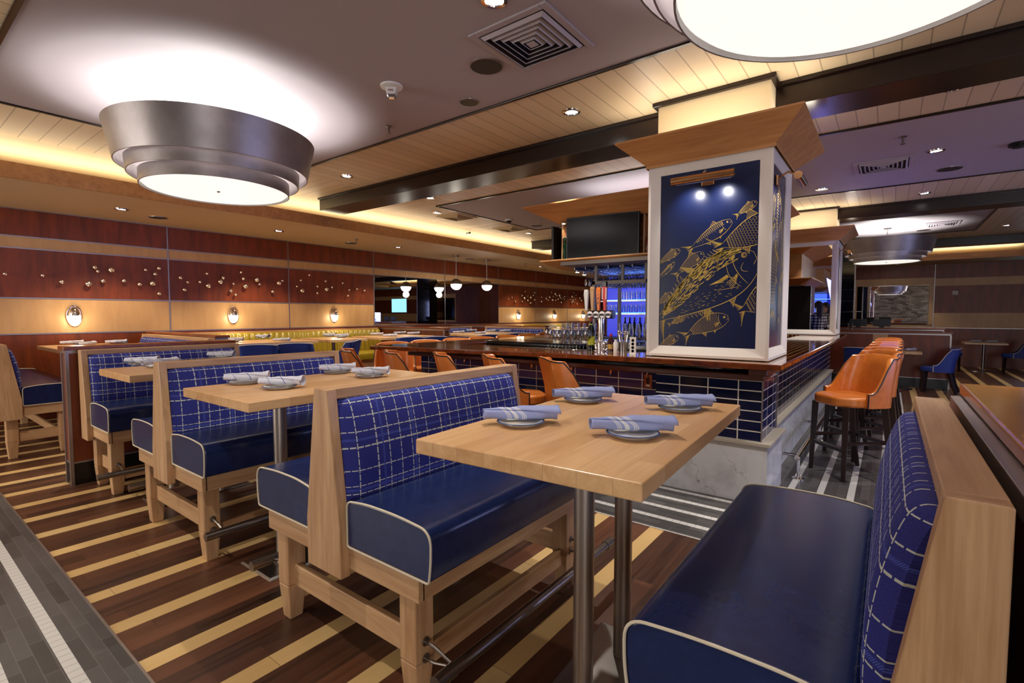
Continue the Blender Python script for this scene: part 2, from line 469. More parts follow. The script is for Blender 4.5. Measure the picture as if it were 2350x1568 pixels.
M['china'] = Mat('white_china', lin(226, 226, 222), 0.12).m
M['rim'] = Mat('blue_grey_rim', lin(70, 84, 116), 0.25).m
M['gold'] = Mat('gold_print', lin(214, 178, 76), 0.45).m
def panelblue():
    m = Mat('navy_mural_panel', lin(17, 28, 66), 0.27, spec=.4); return m.m
M['mural'] = panelblue()
# ================================================================== the setting
ZC = 3.25     # main ceiling
ZS = 2.85     # soffits
WY = 9.3      # panelled wall on the left
BX = 18.5     # far wall
# floor: striped boards and ceramic tile
struct(MB().box(-4, BX, -6.5, WY, -0.05, 0.0).build('floor', M['floor_wood']))
struct(MB().box(-4, 0.64, -6.5, 6.88, 0.0, 0.004).build('floor', M['floor_tile_Y']))
struct(MB().box(3.21, 11.6, -0.20, 6.2, 0.0, 0.004).build('floor', M['floor_tile_L']))
struct(MB().box(0.636, 0.646, -6.5, 6.88, 0.0, 0.006).build('trim_1', M['trimsteel']))
# ceiling slab, grey panels, dark trims
CH = {}
struct(MB().box(-4, 17.1, -6.5, 7.16, ZC, ZC + 0.1).build('ceiling', M['planks']))
def panel(x0, x1, y0, y1, n):
    struct(MB().box(x0, x1, y0, y1, ZC - 0.006, ZC).build('ceiling', M['grey_ceiling']))
    w_ = 0.035; mb = MB()
    mb.box(x0 - w_, x1 + w_, y0 - w_, y0, ZC - 0.018, ZC); mb.box(x0 - w_, x1 + w_, y1, y1 + w_, ZC - 0.018, ZC)
    mb.box(x0 - w_, x0, y0, y1, ZC - 0.018, ZC); mb.box(x1, x1 + w_, y0, y1, ZC - 0.018, ZC)
    struct(mb.build('trim_%d' % n, M['espresso'], bevel=0.004))
panel(0.66, 3.39, -1.36, 6.04, 2)
panel(5.95, 8.83, -1.36, 6.06, 3)
panel(11.42, 14.48, -1.36, 6.06, 4)
def beam(x0, x1, y0, y1, n):
    mb = MB().box(x0, x1, y0, y1, ZC - 0.19, ZC); mb.box(x0 - 0.03, x1 + 0.03, y0, y1, ZC - 0.03, ZC)
    struct(mb.build('trim_%d' % n, M['espresso'], bevel=0.004))
beam(4.44, 4.86, 1.64, 7.14, 5); beam(4.44, 4.86, -2.6, 0.78, 6)
beam(10.20, 10.62, 1.6, 7.14, 7); beam(10.20, 10.62, -2.6, 0.78, 8)
beam(15.75, 16.1, -2.6, 7.14, 9)
# coves: sloped cream surface, maple fascia, soffit
def cove_x(y, n, x0=-4.0, x1=17.1, sgn=1):
    mb = MB().prism([(y - .09 * sgn, ZC), (y + .50 * sgn, 3.07), (y + .52 * sgn, 2.96), (y + .56 * sgn, 2.96), (y + .56 * sgn, ZC + .1), (y - .09 * sgn, ZC + .1)], 'X', x0, x1)
    struct(mb.build('ceiling', M['cream']))
    struct(MB().box(x0, x1, min(y, y + .03 * sgn), max(y, y + .03 * sgn), ZS, 3.016).build('trim_%d' % n, M['crown'], bevel=.003))
cove_x(7.25, 10)
struct(MB().prism([(17.01, ZC), (17.6, 3.07), (17.62, 2.96), (17.66, 2.96), (17.66, ZC + .1), (17.01, ZC + .1)], 'Y', -2.6, 7.5).build('ceiling', M['cream']))
struct(MB().box(17.10, 17.13, -2.6, 7.28, ZS, 3.016).build('trim_11', M['crown'], bevel=.003))
# curved return of the cove at the far right
mb = MB(); mc = MB()
arc = [(16.3 + .8 * math.cos(a), -2.6 - .8 + .8 * math.sin(a) ) for a in [R(90 - 9 * k) for k in range(11)]]
arc = [(17.10 - .9 + .9 * math.cos(R(a)), -2.6 - .9 * math.sin(R(a))) for a in range(0, 91, 9)]
for (a, b), (c, d) in zip(arc, arc[1:]):
    mb.add([(a, b, ZS), (c, d, ZS), (c, d, 3.016), (a, b, 3.016)], [(0, 1, 2, 3)])
    mc.add([(a + .12, b - .02, 3.016), (c + .12, d - .1, 3.016), (c - .05, d + .03, ZC), (a - .05, b + .03, ZC)], [(0, 1, 2, 3)])
struct(mb.build('trim_12', M['crown'], smooth=1, solid=.02)); struct(mc.build('ceiling', M['cream'], smooth=1))
struct(MB().box(-4, 16.2, -3.53, -3.5, ZS, 3.016).build('trim_13', M['crown']))
struct(MB().box(-4, 16.2, -3.55, -3.53, 3.016, ZC).build('ceiling', M['cream']))
# soffits
struct(MB().box(-4, BX, 7.28, WY, ZS, 2.96).build('ceiling', M['soffit']))
struct(MB().box(17.13, BX, -2.6, 7.28, ZS, 2.96).build('ceiling', M['soffit']))
struct(MB().box(-4, BX, -6.5, -3.53, ZS, 2.96).build('ceiling', M['soffit']))
struct(MB().box(16.0, BX, -3.53, -2.6, ZS + .0, 2.96).build('ceiling', M['soffit']))
# panelled walls
def zone(ax, a, b, at, side, lo=0.0, zones=None, mirror=None, name='wall_left'):
    "bands of veneer on a wall; ax: the axis it runs along"
    pass
T = 0.02
Z = (0.0, 1.18, 1.665, 2.33, 2.485, ZS)
mats = ('redpanel', 'maplepanel', 'redpanel', 'maplepanel', 'redpanel')
struct(MB().box(-4, BX, WY, WY + .15, 0, 3.4).build('wall_left', M['redpanel']))
for k, mt in enumerate(mats):
    if k in (1, 2):
        for x0, x1 in ((-4, 7.07), (11.54, BX)):
            struct(MB().box(x0, x1, WY - T, WY, Z[k], Z[k + 1]).build('wall_left', M[mt]))
    else:
        struct(MB().box(-4, BX, WY - T, WY, Z[k], Z[k + 1]).build('wall_left', M[mt]))
mb = MB()
for z in Z[1:5]:
    for x0, x1 in (((-4, 7.07), (11.54, BX)) if z in (1.665,) else ((-4, BX),)):
        mb.box(x0, x1, WY - T - .006, WY - T, z - .009, z + .009)
for x in (1.05, 3.07, 5.08, 7.07, 9.31, 11.54, 13.5, 15.5, 17.5):
    mb.box(x - .009, x + .009, WY - T - .007, WY - T, 1.18, ZS)
mb.box(-4, BX, WY - T - .03, WY - T, ZS - .012, ZS)
struct(mb.build('trim_14', M['trimsteel']))
# big mirror on the left wall, two panes
mr = tag(empty('wall_mirror', (9.31, WY - .02, 1.75)), 'wide frameless mirror in two panes on the panelled left wall behind the globe pendants', 'mirror')
for x0, x1 in ((-2.23, -.01), (.01, 2.22)):
    MB().box(x0, x1, -.012, -.004, -.565, .575).build('mirror_pane', M['mirror'], mr)
# far wall (perpendicular): mirror field and panels
struct(MB().box(BX, BX + .15, -6.5, WY, 0, 3.4).build('wall_back', M['redpanel']))
def bw(y0, y1, z0, z1, mt): struct(MB().box(BX - T, BX, y0, y1, z0, z1).build('wall_back', M[mt]))
bw(-.95, .9, 2.485, ZS, 'redpanel'); bw(-.95, .9, 2.28, 2.485, 'maplepanel'); bw(-.95, -.84, 1.12, 2.28, 'maplepanel'); bw(.83, .9, 1.12, 2.28, 'maplepanel')
bw(-.95, .9, 1.05, 1.14, 'maplepanel')
bw(-6.5, -.97, 2.45, ZS, 'redpanel'); bw(-6.5, -.97, 2.24, 2.45, 'maplepanel'); bw(-6.5, -.97, 1.48, 2.24, 'redpanel'); bw(-6.5, -.97, 1.07, 1.48, 'maplepanel')
bw(.9, WY, 0, ZS, 'redpanel'); bw(-6.5, .9, 0, 1.05, 'redpanel')
mb = MB().box(BX - T - .006, BX - T, -.97, -.955, 1.05, ZS).box(BX - T - .006, BX - T, -6.5, .9, 1.052, 1.068)
struct(mb.build('trim_15', M['trimsteel']))
m2 = tag(empty('wall_mirror', (BX - T, 0, 1.72)), 'rectangular mirror in a maple surround on the far wall beside a blank red panel', 'mirror')
MB().box(-.012, -.003, -.84, .83, -.57, .56).build('mirror_pane', M['mirror'], m2)
t_ = PX(2192, 673, BX - T)
o = MB().prism(rpoly([(-.06, -.05), (.06, -.05), (.06, .06), (-.06, .06)], .015), 'X', -.03, 0).build('wall_vent_cover', M['white'], bevel=.004)
o.location = t_; tag(o, 'small white louvred box fixed on the dark red panel of the far wall', 'vent')
MB().box(-.036, -.03, -.045, .045, .0, .008).box(-.036, -.03, -.045, .045, -.03, -.022).build('louvre', M['black'], o)
# dark tiled pier in front of the far wall
M['tile_black'] = blue_tile('black_wall_tile', 'Y', 0.0, 0.0, w=.6, hh=.3, col=(14, 16, 26), grout=(60, 62, 76), gw=.006, rough=.08)
struct(MB().box(16.0, 16.5, .78, 1.6, 0, ZC).build('wall_back', M['tile_black']))
struct(MB().box(15.985, 16.0, .765, .795, 0, 2.85).build('trim_16', M['trimsteel']))
# unseen side of the room (shows only in the mirrors)
M['tile_white'] = blue_tile('white_kitchen_tile', 'Y', 0.0, 0.0, w=.3, hh=.1, col=(150, 150, 150), stag=True, grout=(90, 92, 96), rough=.15)
M['tile_bl_x'] = blue_tile('black_pier_tile', 'X', 0.0, 0.0, w=.6, hh=.3, col=(14, 16, 26), grout=(60, 62, 76), gw=.006, rough=.08)
struct(MB().box(-4.15, -4, -6.5, WY, 0, 3.4).build('wall_front', M['tile_white']))
struct(MB().box(-4.15, BX, -6.65, -6.5, 0, 3.4).build('wall_right', M['redpanel']))
mb = MB()
for x0, x1 in ((1.5, 3.0), (5.2, 6.6), (9.4, 12.0)): struct(MB().box(x0, x1, -6.3, -5.6, 0, ZS).build('wall_right', M['tile_bl_x']))
for x0, x1 in ((-4, 1.5), (12.0, BX)):
    struct(MB().box(x0, x1, -6.5, -6.48, 1.18, 1.6).build('wall_right', M['maplepanel'])); struct(MB().box(x0, x1, -6.5, -6.48, 2.33, 2.5).build('wall_right', M['maplepanel']))
M['sky_pane'] = glow('street_daylight', (0.25, 0.62, 1.0, 1), 1.3)
for k, (x0, x1) in enumerate(((3.1, 5.1), (6.8, 9.2))):
    struct(MB().box(x0, x1, -6.495, -6.485, 0.9, 2.3).build('window_%d' % (k + 1), M['sky_pane']))

struct(MB().box(BX - T - .01, BX - T - .002, -4.1, -2.85, 1.55, 2.30).build('window_3', M['sky_pane']))
# ---- ceiling fittings
def downlight(x, y, z, label, power=1.0, tint=NEUT, r=.055, ang=95):
    t = tag(empty('downlight', (x, y, z)), label, 'ceiling light', 'recessed downlights')
    MB().lathe([(r, -.012), (r + .022, -.010), (r + .024, -.0005), (r - .004, -.0005)], n=20, closed=True).build('trim_ring', M['chrome'], t, smooth=1)
    MB().lathe([(1e-4, -.004), (r - .004, -.004), (r - .004, -.0005), (1e-4, -.0005)], n=20).build('lens', M['bulb'], t)
    if power: light('downlight_beam', 'SPOT', (x, y, z - .03), L_DOWN * power, tint, .03, angle=R(ang), blend=.45)
    return t
BASE = ZC - .006
DL = [
 ((2.28, 1.86, BASE), 'recessed downlight above the large square vent, cut by the top of the photo', 1.0),
 ((3.93, 2.32, ZC), 'lit downlight in the cream planks between the grey ceiling and the painted column', 1.1),
 ((3.95, 5.71, ZC), 'downlight in the cream planks right of the left drum pendant, before the dark beam', 1.0),
 ((5.46, 5.74, ZC), 'downlight in the planks just behind the dark beam, left end', 1.0),
 ((6.32, 6.47, ZC), 'downlight beside the planked ceiling vent nearest the cove', .9),
 ((9.13, 6.47, ZC), 'downlight past the second planked vent, left of the side television', .9),
 ((5.35, -.34, ZC), 'bright downlight in the planks under the dark beam at upper right', 1.0),
 ((7.25, -.34, BASE), 'downlight in the lilac-grey ceiling nearest the small square vent at right', 1.0),
 ((8.47, .85, BASE), 'downlight in the lilac-grey ceiling just behind the brass picture light on the column side', .8),
 ((9.70, -.34, ZC), 'downlight in the far planks before the second dark beam', .9),
 ((14.19, -1.81, ZC), 'small downlight in the far right planks past the distant drum pendant', .9),
]
for p, lb, pw in DL: downlight(*p, lb, pw)
for (x, y), lb, pw in (((2.20, 8.21), 'soffit downlight above the first oval wall lamp at left', 1.1), ((4.37, 8.25), 'soffit downlight above the second oval wall lamp', 1.1),
    ((6.92, 8.25), 'soffit downlight left of the two globe pendants', .9), ((12.28, 8.28), 'soffit downlight right of the globe pendants, by the last studded panels', .9),
    ((16.0, 8.28), 'farthest soffit downlight, above the last oval wall lamp', .9)):
    downlight(x, y, ZS, lb, pw, (1, .82, .6), ang=110)
p = P(2045, 620, ZS); downlight(17.9, -.1, ZS, 'downlight in the soffit over the far wall mirror', .35)
# lamps of the same ceiling pattern that the photo does not show
for x, y in ((2.28, -.34), (5.35, 3.4), (7.25, 2.6), (9.7, 2.8), (12.9, 3.5), (3.93, -.34), (0.1, 2.0), (0.1, 5.2)):
    light('downlight_beam', 'SPOT', (x, y, ZC - .03), L_DOWN * .9, NEUT, .03, angle=R(95), blend=.45)
def speaker(x, y, z, r, label, col='black'):
    t = tag(empty('ceiling_speaker', (x, y, z)), label, 'speaker', 'round ceiling speakers')
    MB().lathe([(1e-4, -.006), (r, -.006), (r, -.0005), (1e-4, -.0005)], n=28).build('grille', M[col], t)
    MB().lathe([(r, -.008), (r + .008, -.007), (r + .009, -.0005), (r, -.0005)], n=28, closed=True).build('rim', M['trimsteel'], t)
M['spk_brown'] = Mat('dark_bronze_mesh', lin(48, 40, 34), 0.6).m
M['spk_olive'] = Mat('olive_grey_mesh', lin(84, 78, 58), 0.6).m
for x, y, z, r, lb, c in ((2.84, 2.39, BASE, .115, 'largest dark round speaker beside the square vent in the grey ceiling', 'spk_brown'),
    (3.22, 2.90, BASE, .075, 'smaller olive round speaker between the big speaker and the dark trim', 'spk_olive'),
    (8.43, 5.78, BASE, .11, 'dark speaker in the grey panel beside the dome camera', 'spk_brown'),
    (8.25, -.52, BASE, .12, 'dark oval-looking speaker in the lilac ceiling at right', 'spk_brown'),
    (13.9, -.5, BASE, .11, 'speaker in the distant grey panel behind the far drum pendant', 'spk_brown'),
    (2.71, 8.51, ZS, .11, 'dark speaker in the soffit right of the first soffit downlight', 'spk_brown'),
    (5.97, 8.53, ZS, .11, 'soffit speaker beside a sprinkler head, before the mirror', 'spk_brown'),
    (9.47, 8.54, ZS, .11, 'soffit speaker between the two globe pendant canopies', 'spk_brown'),
    (13.07, 8.65, ZS, .10, 'soffit speaker farthest right along the panelled wall', 'spk_brown')):
    speaker(x, y, z, r, lb, c)
def sprinkler(x, y, z, label):
    t = tag(empty('sprinkler_head', (x, y, z)), label, 'sprinkler', 'fire sprinkler heads')
    MB().lathe([(1e-4, -.012), (.012, -.012), (.036, -.004), (.036, 0), (1e-4, 0)], n=18).build('escutcheon', M['steel'], t, smooth=1)
    MB().lathe([(1e-4, -.075), (.022, -.075), (.022, -.07), (.007, -.068), (.007, -.05), (.011, -.045), (.011, -.01), (1e-4, -.01)], n=14).build('nozzle', M['darksteel'], t)
for x, y, z, lb in ((3.16, 3.88, BASE, 'sprinkler head hanging from the grey ceiling right of the left drum pendant'), (6.49, -.04, BASE, 'sprinkler head in the lilac ceiling near the column'),
    (5.72, 8.0, ZS, 'sprinkler head in the soffit before the wall mirror'), (11.29, 8.12, ZS, 'sprinkler head in the soffit right of the globe pendants')):
    sprinkler(x, y, z, lb)
o = MB().ball((0, 0, 0), .022).tube([(0, 0, 0), (0, .1, 0)], .012).build('cove_sprinkler', M['black'], smooth=1); p_ = PY(1075, 535, 7.24); o.location = (p_[0], 7.2, p_[2]); tag(o, 'dark sidewall sprinkler on the cream cove band', 'sprinkler')
def vent(x, y, z, s, label, mt='grey_ceiling', rot=0.0):
    t = tag(empty('ceiling_vent', (x, y, z), rot), label, 'air vent', 'square ceiling air vents')
    q = MB()
    for a, b in ((s, s * .84),):
        for x0, x1, y0, y1 in ((-a, a, -a, -b), (-a, a, b, a), (-a, -b, -b, b), (b, a, -b, b)): q.box(x0, x1, y0, y1, -.014, 0)
    q.build('frame', M[mt], t, bevel=.004)
    MB().box(-s * .84, s * .84, -s * .84, s * .84, -.002, 0).build('duct_opening', M['black'], t)
    q = MB(); k = 5
    for i in range(k):
        a = s * (.80 - .145 * i); b = a - s * .062
        for ang in range(4):
            c_, s_ = round(math.cos(ang * PI / 2)), round(math.sin(ang * PI / 2))
            vs = [(-a, -a, -.010), (a, -a, -.010), (b, -b, -.030), (-b, -b, -.030)]
            q.add([(u * c_ - v * s_, u * s_ + v * c_, h) for u, v, h in vs], [(0, 1, 2, 3)])
    q.box(-s * .1, s * .1, -s * .1, s * .1, -.028, -.024)
    q.build('louvre', M[mt], t, solid=.004)
vent(2.76, 1.93, BASE, .30, 'large square air vent with nested louvres in the grey ceiling at top centre')
vent(7.56, .13, BASE, .29, 'square air vent in the lilac-grey ceiling right of the column')
M['vent_cream'] = Mat('cream_vent_paint', lin(200, 180, 140), 0.5).m
vent(6.81, 6.45, ZC, .27, 'cream air vent in the planks by the cove, the nearer of two', 'vent_cream')
vent(8.43, 6.45, ZC, .27, 'cream air vent in the planks by the cove, the farther of two', 'vent_cream')
vent(13.1, -.75, BASE, .27, 'square air vent in the distant grey panel behind the far drum pendant')
vent(15.0, .2, ZC, .25, 'cream air vent in the far planks above the distant mirror', 'vent_cream')
# fire strobe
t = tag(empty('fire_alarm', (2.63, 3.19, BASE), R(-52)), 'white round fire alarm strobe lettered FIRE on the grey ceiling', 'fire alarm')
MB().lathe([(1e-4, -.022), (.06, -.022), (.085, -.012), (.088, 0), (1e-4, 0)], n=28).build('base', M['white'], t, smooth=1)
MB().frus((-.035, .035, -.028, .03), -.07, (-.045, .045, -.035, .04), -.02).build('housing', M['white'], t, bevel=.006)
MB().frus((-.026, .026, -.02, .02), -.096, (-.036, .036, -.028, .028), -.07).build('strobe_lens', M['chrome'], t, bevel=.006)
def text(name, s, size, mat, parent, M4, ext=.0006, align='CENTER', font=None):
    cu = bpy.data.curves.new(name, 'FONT'); cu.body = s; cu.size = size; cu.extrude = ext; cu.align_x = align; cu.align_y = 'CENTER'
    ob = bpy.data.objects.new(name, cu); C.objects.link(ob)
    dg = bpy.context.evaluated_depsgraph_get(); me = bpy.data.meshes.new_from_object(ob.evaluated_get(dg)); bpy.data.objects.remove(ob, do_unlink=True)
    me.materials.clear(); me.materials.append(mat); me.transform(M4)
    o = bpy.data.objects.new(name, me); C.objects.link(o)
    if parent: o.parent = parent
    return o
M['redink'] = Mat('red_print', lin(150, 40, 40), .5).m
text('lettering', 'FIRE', .024, M['redink'], t, Matrix.Translation((0, -.0345, -.045)) @ Matrix.Rotation(R(90), 4, 'X'))
o = MB().lathe([(1e-4, -.075), (.03, -.07), (.05, -.05), (.055, -.035), (.07, -.03), (.07, 0), (1e-4, 0)], n=24).build('dome_camera', M['black'], smooth=1)
o.location = (7.57, 5.83, BASE); tag(o, 'small dark dome camera under the grey panel above the bar', 'camera')
MB().lathe([(.056, -.034), (.074, -.03), (.074, -.0005), (.056, -.0005)], n=24, closed=True).build('collar', M['white'], o, smooth=1)
o = MB().lathe([(1e-4, -.05), (.06, -.045), (.06, -.03), (.09, -.028), (.09, 0), (1e-4, 0)], n=24).build('ceiling_sensor', M['black'], smooth=1)
o.location = (7.47, -1.02, BASE); tag(o, 'dark round sensor under the lilac ceiling at the right edge of the photo', 'ceiling sensor')

# ---- drum pendants
def drum(x, y, label, k=1.0):
    t = tag(empty('drum_pendant', (x, y, ZC)), label, 'pendant light', 'tiered steel drum pendants')
    z0 = 2.53 - ZC
    def ring(r0, za, r1, zb, name):
        MB().lathe([(r0, za), (r1, zb), (r1 - .008, zb), (r0 - .008, za)], n=72, closed=True).build(name, M['drumsteel'], t, smooth=30)
    ring(.575, z0, .575, z0 + .11, 'inner_tier')
    ring(.655, z0 + .085, .665, z0 + .20, 'middle_tier')
    ring(.735, z0 + .165, .80, z0 + .46, 'outer_tier')
    MB().lathe([(1e-4, z0 + .006), (.54, z0 + .006), (.566, z0 + .03), (.566, z0 + .036), (1e-4, z0 + .036)], n=64).build('diffuser', M['disc'], t, smooth=30)
    MB().lathe([(1e-4, z0 - .004), (.011, z0 - .004), (.014, z0 + .0055), (1e-4, z0 + .0055)], n=16).build('finial', M['darksteel'], t)
    MB().lathe([(1e-4, -.03), (.07, -.03), (.075, 0), (1e-4, 0)], n=28).build('canopy', M['steel'], t, smooth=1)
    q = MB().tube([(0, 0, -.03), (0, 0, z0 + .04)], .012, 10)
    q.build('stem', M['steel'], t, smooth=1)
    for j in range(4):
        a = R(45 + 90 * j)
        MB().tube([(0, 0, z0 + .30), (.76 * math.cos(a), .76 * math.sin(a), z0 + .30)], .007, 8).build('spoke', M['steel'], t, smooth=1)
    light('drum_lamp', 'AREA', (x, y, 2.62), L_DRUM * k, (1, .98, .95), sx=.62, sy=.62, rot=(R(180), 0, 0), disk=True)
ds = Mat('drum_steel', lin(150, 145, 146), .42, .75); nn = ds.noise(ds.xyz() and ds.co, 3.0, 5.0)
ds.set('Base Color', ds.ramp(nn, [(.3, lin(138, 130, 128)), (.75, lin(176, 168, 166))])); M['drumsteel'] = ds.m
drum(1.99, 4.78, 'tiered steel drum pendant over the booths at left with a bright ceiling halo')
drum(1.97, .10, 'nearest drum pendant, its white underside cut by the top edge of the photo')
drum(13.12, .11, 'distant drum pendant over the right dining area with blue reflections')
# ================================================================== benches
def bench_side(t, s, L, y0, legs=(), rail=True, plaid_top=1.105, xl=None):
    "one seat of a bench; s=+1/-1 which way it faces, y0: where the back's foot starts"
    h = L / 2
    Y = lambda v: s * (y0 + v)
    # back cushion, bulging, drawn in toward the frame at its ends
    key = [(-y0 + .02, 1.106), (-.085, 1.108), (-.058, 1.104), (-.040, 1.085), (-.022, 1.04), (-.004, .97), (.010, .89), (.019, .80), (.020, .72), (.012, .66), (-.01, .64)]
    prof = []
    for i in range(len(key) - 1):
        p0, p1, p2, p3 = key[max(i - 1, 0)], key[i], key[i + 1], key[min(i + 2, len(key) - 1)]
        for j in range(3):
            u = j / 3; prof.append(tuple(.5 * ((2 * b_) + (c_ - a_) * u + (2 * a_ - 5 * b_ + 4 * c_ - d_) * u * u + (3 * b_ - a_ - 3 * c_ + d_) * u ** 3) for a_, b_, c_, d_ in zip(p0, p1, p2, p3)))
    prof.append(key[-1]); prof.append((-y0 + .02, .64))
    xs = [0, .006, .016, .03, .05, .08, .13]; w_ = L - .012; xs = xs + [w_ * k / 12 for k in range(2, 11)] + [w_ - q_ for q_ in reversed(xs)]
    rows = []
    for x_ in xs:
        e = min(x_, w_ - x_); pull = .036 * max(0, 1 - e / .07) ** 2
        rows.append([(-w_ / 2 + x_, Y(max(p[0] - pull * (1 if k > 1 else 0), -y0 + .02)), p[1] - pull * .25 * (1 if k < 9 else 0)) for k, p in enumerate(prof)])
    gq = MB().grid(rows); nk = len(prof); gq.f += [tuple(range(nk)), tuple(reversed(range((len(rows) - 1) * nk, len(rows) * nk)))]
    bo = gq.build('back_cushion', M['plaid'], t, smooth=80)
    us = [0.0]; mid = len(prof) // 2
    for r0_, r1_ in zip(rows, rows[1:]): us.append(us[-1] + math.dist(r0_[mid], r1_[mid]))
    vv = [0.0]
    for p_, q_ in zip(prof, prof[1:]): vv.append(vv[-1] - math.dist(p_, q_))
    k_ = len(prof); uvl = bo.data.uv_layers.new(name='UVMap')
    for li, lp in enumerate(bo.data.loops): uvl.data[li].uv = (us[lp.vertex_index // k_] + .04, vv[lp.vertex_index % k_] + 1.16)
    # seat cushion
    a, b = .012, .475
    sp = rpoly([(Y(a), .53), (Y(b), .53), (Y(b + .010), .60), (Y(b + .012), .715), (Y(a + .30), .730), (Y(a + .12), .728), (Y(a), .712)], [.012, .014, .03, .060, .08, .05, .03], 7)
    c = MB().prism(sp, 'X', -h - .01, h + .01).build('seat_cushion', M['navy'], t, smooth=50, bevel=.008)
    for e in (-1, 1):
        loop = [(e * (h + .012), p[0], p[1]) for p in sp]; loop.append(loop[0])
        MB().tube(loop, .0042, 7, caps=False).build('piping', M['piping'], c, smooth=1)
    # apron and stretcher
    fr = Y(.40); 
    q = MB(); lo, hi = sorted((Y(.385), Y(.41))); q.box(-h + .02, h - .02, lo, hi, .43, .53); q.build('apron', M['mapleX'], t, bevel=.002)
    q = MB(); lo, hi = sorted((Y(.32), Y(.345))); q.box(-h + .10, h - .10, lo, hi, .115, .20); q.build('stretcher', M['mapleX'], t, bevel=.002)
    if rail:
        z, yy = .215, Y(.40 + .125)
        rl = MB().tube([(-h - .03, yy, z), (h + .10, yy, z)], .021, 16).build('foot_rail', M['darksteel'], t, smooth=1)
        q = MB()
        for x0, x1 in ((-h - .035, -h + .055), (h + .03, h + .105)): MB().join(MB().lathe([(.0245, 0), (.0245, x1 - x0)], n=16), Matrix.Translation((x0, yy, z)) @ Matrix.Rotation(R(90), 4, 'Y')).build('end_collar', M['darksteel'], rl, smooth=1)
        for x in (-h + .065, h - .065):
            q = MB(); f = Y(.372)
            for dz in (.032, -.032):
                q.join(MB().lathe([(1e-4, 0), (.017, 0), (.017, .004), (.006, .007), (1e-4, .007)], n=14), Matrix.Translation((x, f, z + dz)) @ Matrix.Rotation(R(-90 * s), 4, 'X'))
                q.tube([(x, f + s * .005, z + dz), (x, f + s * .05, z + dz * .9), (x, f + s * .10, z + dz * .45), (x, yy, z)], [.007, .006, .006, .006], 8)
            q.build('bracket', M['darksteel'], rl, smooth=1)
    for x in (-h + .065, h - .065):
        yc = Y(.325); w = .045
        q = MB().frus((x - w * .72, x + w * .72, yc - w * .72, yc + w * .72), 0, (x - w, x + w, yc - w, yc + w), .17).frus((x - w, x + w, yc - w, yc + w), .17, (x - w, x + w, yc - w, yc + w), .43)
        q.build('leg', M['mapleZ'], t, bevel=.006)
def bench(label, loc, rz, L=1.18, double=True, group='plaid backed booth benches', rail=True):
    t = tag(empty('booth_bench', loc, rz), label, 'bench', group); h = L / 2
    y0 = .115 if double else .17
    if double: ends = [(-.045, 1.15), (.045, 1.15), (.112, .64), (.118, .60), (.118, .40), (-.118, .40), (-.118, .60), (-.112, .64)]
    else: ends = [(0, 1.15), (.085, 1.15), (.165, .64), (.172, .60), (.172, .40), (0, .40)]
    for e in (-1, 1):
        a, b = sorted((e * (h - .005), e * (h + .04)))
        MB().prism(ends, 'X', a, b).build('end_panel', M['mapleZ'], t, bevel=.004)
    lo, hi = (-.045, .045) if double else (0, .085)
    MB().box(-h, h, lo, hi, 1.108, 1.15).build('top_rail', M['mapleX'], t, bevel=.003)
    if not double: MB().box(-h, h, 0, .02, .42, 1.108).build('back_board', M['mapleX'], t)
    # end aprons across, low stretchers across
    ya, yb = (-(y0 + .41), y0 + .41) if double else (.06, y0 + .41)
    for e in (-1, 1):
        a, b = sorted((e * (h - .03), e * h)); MB().box(a, b, ya, yb, .43, .53).build('end_apron', M['mapleY'], t, bevel=.003)
        a, b = sorted((e * (h - .085), e * (h - .055))); MB().box(a, b, (-(y0 + .29)) if double else .15, y0 + .29, .165, .265).build('side_stretcher', M['mapleY'], t, bevel=.003)
    bench_side(t, 1, L, y0, rail=rail)
    if double: bench_side(t, -1, L, y0, rail=rail)
    else:
        for x in (-h + .065, h - .065):
            w = .045; yc = .10
            MB().frus((x - w * .72, x + w * .72, yc - w * .72, yc + w * .72), 0, (x - w, x + w, yc - w, yc + w), .17).frus((x - w, x + w, yc - w, yc + w), .17, (x - w, x + w, yc - w, yc + w), .43).build('leg', M['mapleZ'], t, bevel=.006)
    return t
b1 = bench('large double booth bench in the centre foreground, blue plaid back between two navy seats', (1.74, 1.81, 0), 0)
b2 = copy_tree(b1, (1.74, 3.62, 0), 0); b2['label'] = 'second double booth bench, behind the centre one, facing the table with four white napkins'
b0 = bench('single booth bench in the right foreground, its navy seat filling the lower right corner', (1.70, -.165, 0), 0, double=False)
b3 = copy_tree(b0, (1.74, 5.42, 0), PI); b3['label'] = 'single booth bench backed against the low partition at left, behind the third table'
b4 = bench('booth bench cut by the left edge of the photo, plaid back seen edge on', (.79, 8.03, 0), R(-90), L=2.26, double=False, rail=False)
b5 = copy_tree(b4, (2.69, 7.85, 0), R(90)); b5['label'] = 'booth bench whose plaid back shows only as a strip above the left wall partition'

# ================================================================== tables
def pedestal(t, xs, h, x0=-.35, x1=.35, y0=-.17, y1=.17, r=.0365, py=0.0):
    for x in xs: MB().tube([(x, py, .012), (x, py, h - .05)], r, 24).build('pole', M['polesteel'], t, smooth=1)
    MB().frus((x0, x1, y0 + py, y1 + py), 0, (x0 + .012, x1 - .012, y0 + py + .012, y1 + py - .012), .012).build('base_plate', M['steel'], t, bevel=.002)
def table(label, loc, rz, L, Wd, h=1.03, group='butcher block booth tables', poles=(-.18, .18), px=0.0, py=0.0):
    t = tag(empty('booth_table', loc, rz), label, 'table', group)
    MB().box(-L / 2, L / 2, -Wd / 2, Wd / 2, h - .05, h).build('tabletop', M['block'], t, bevel=.004)
    pedestal(t, [p + px for p in poles], h, -.35 + px, .35 + px, py=py)
    return t
t1 = table('nearest butcher block table with four periwinkle napkins on plates', (1.79, .90, 0), R(2.8), 1.30, .785, px=-.075, poles=(-.185, .185), py=-.045)
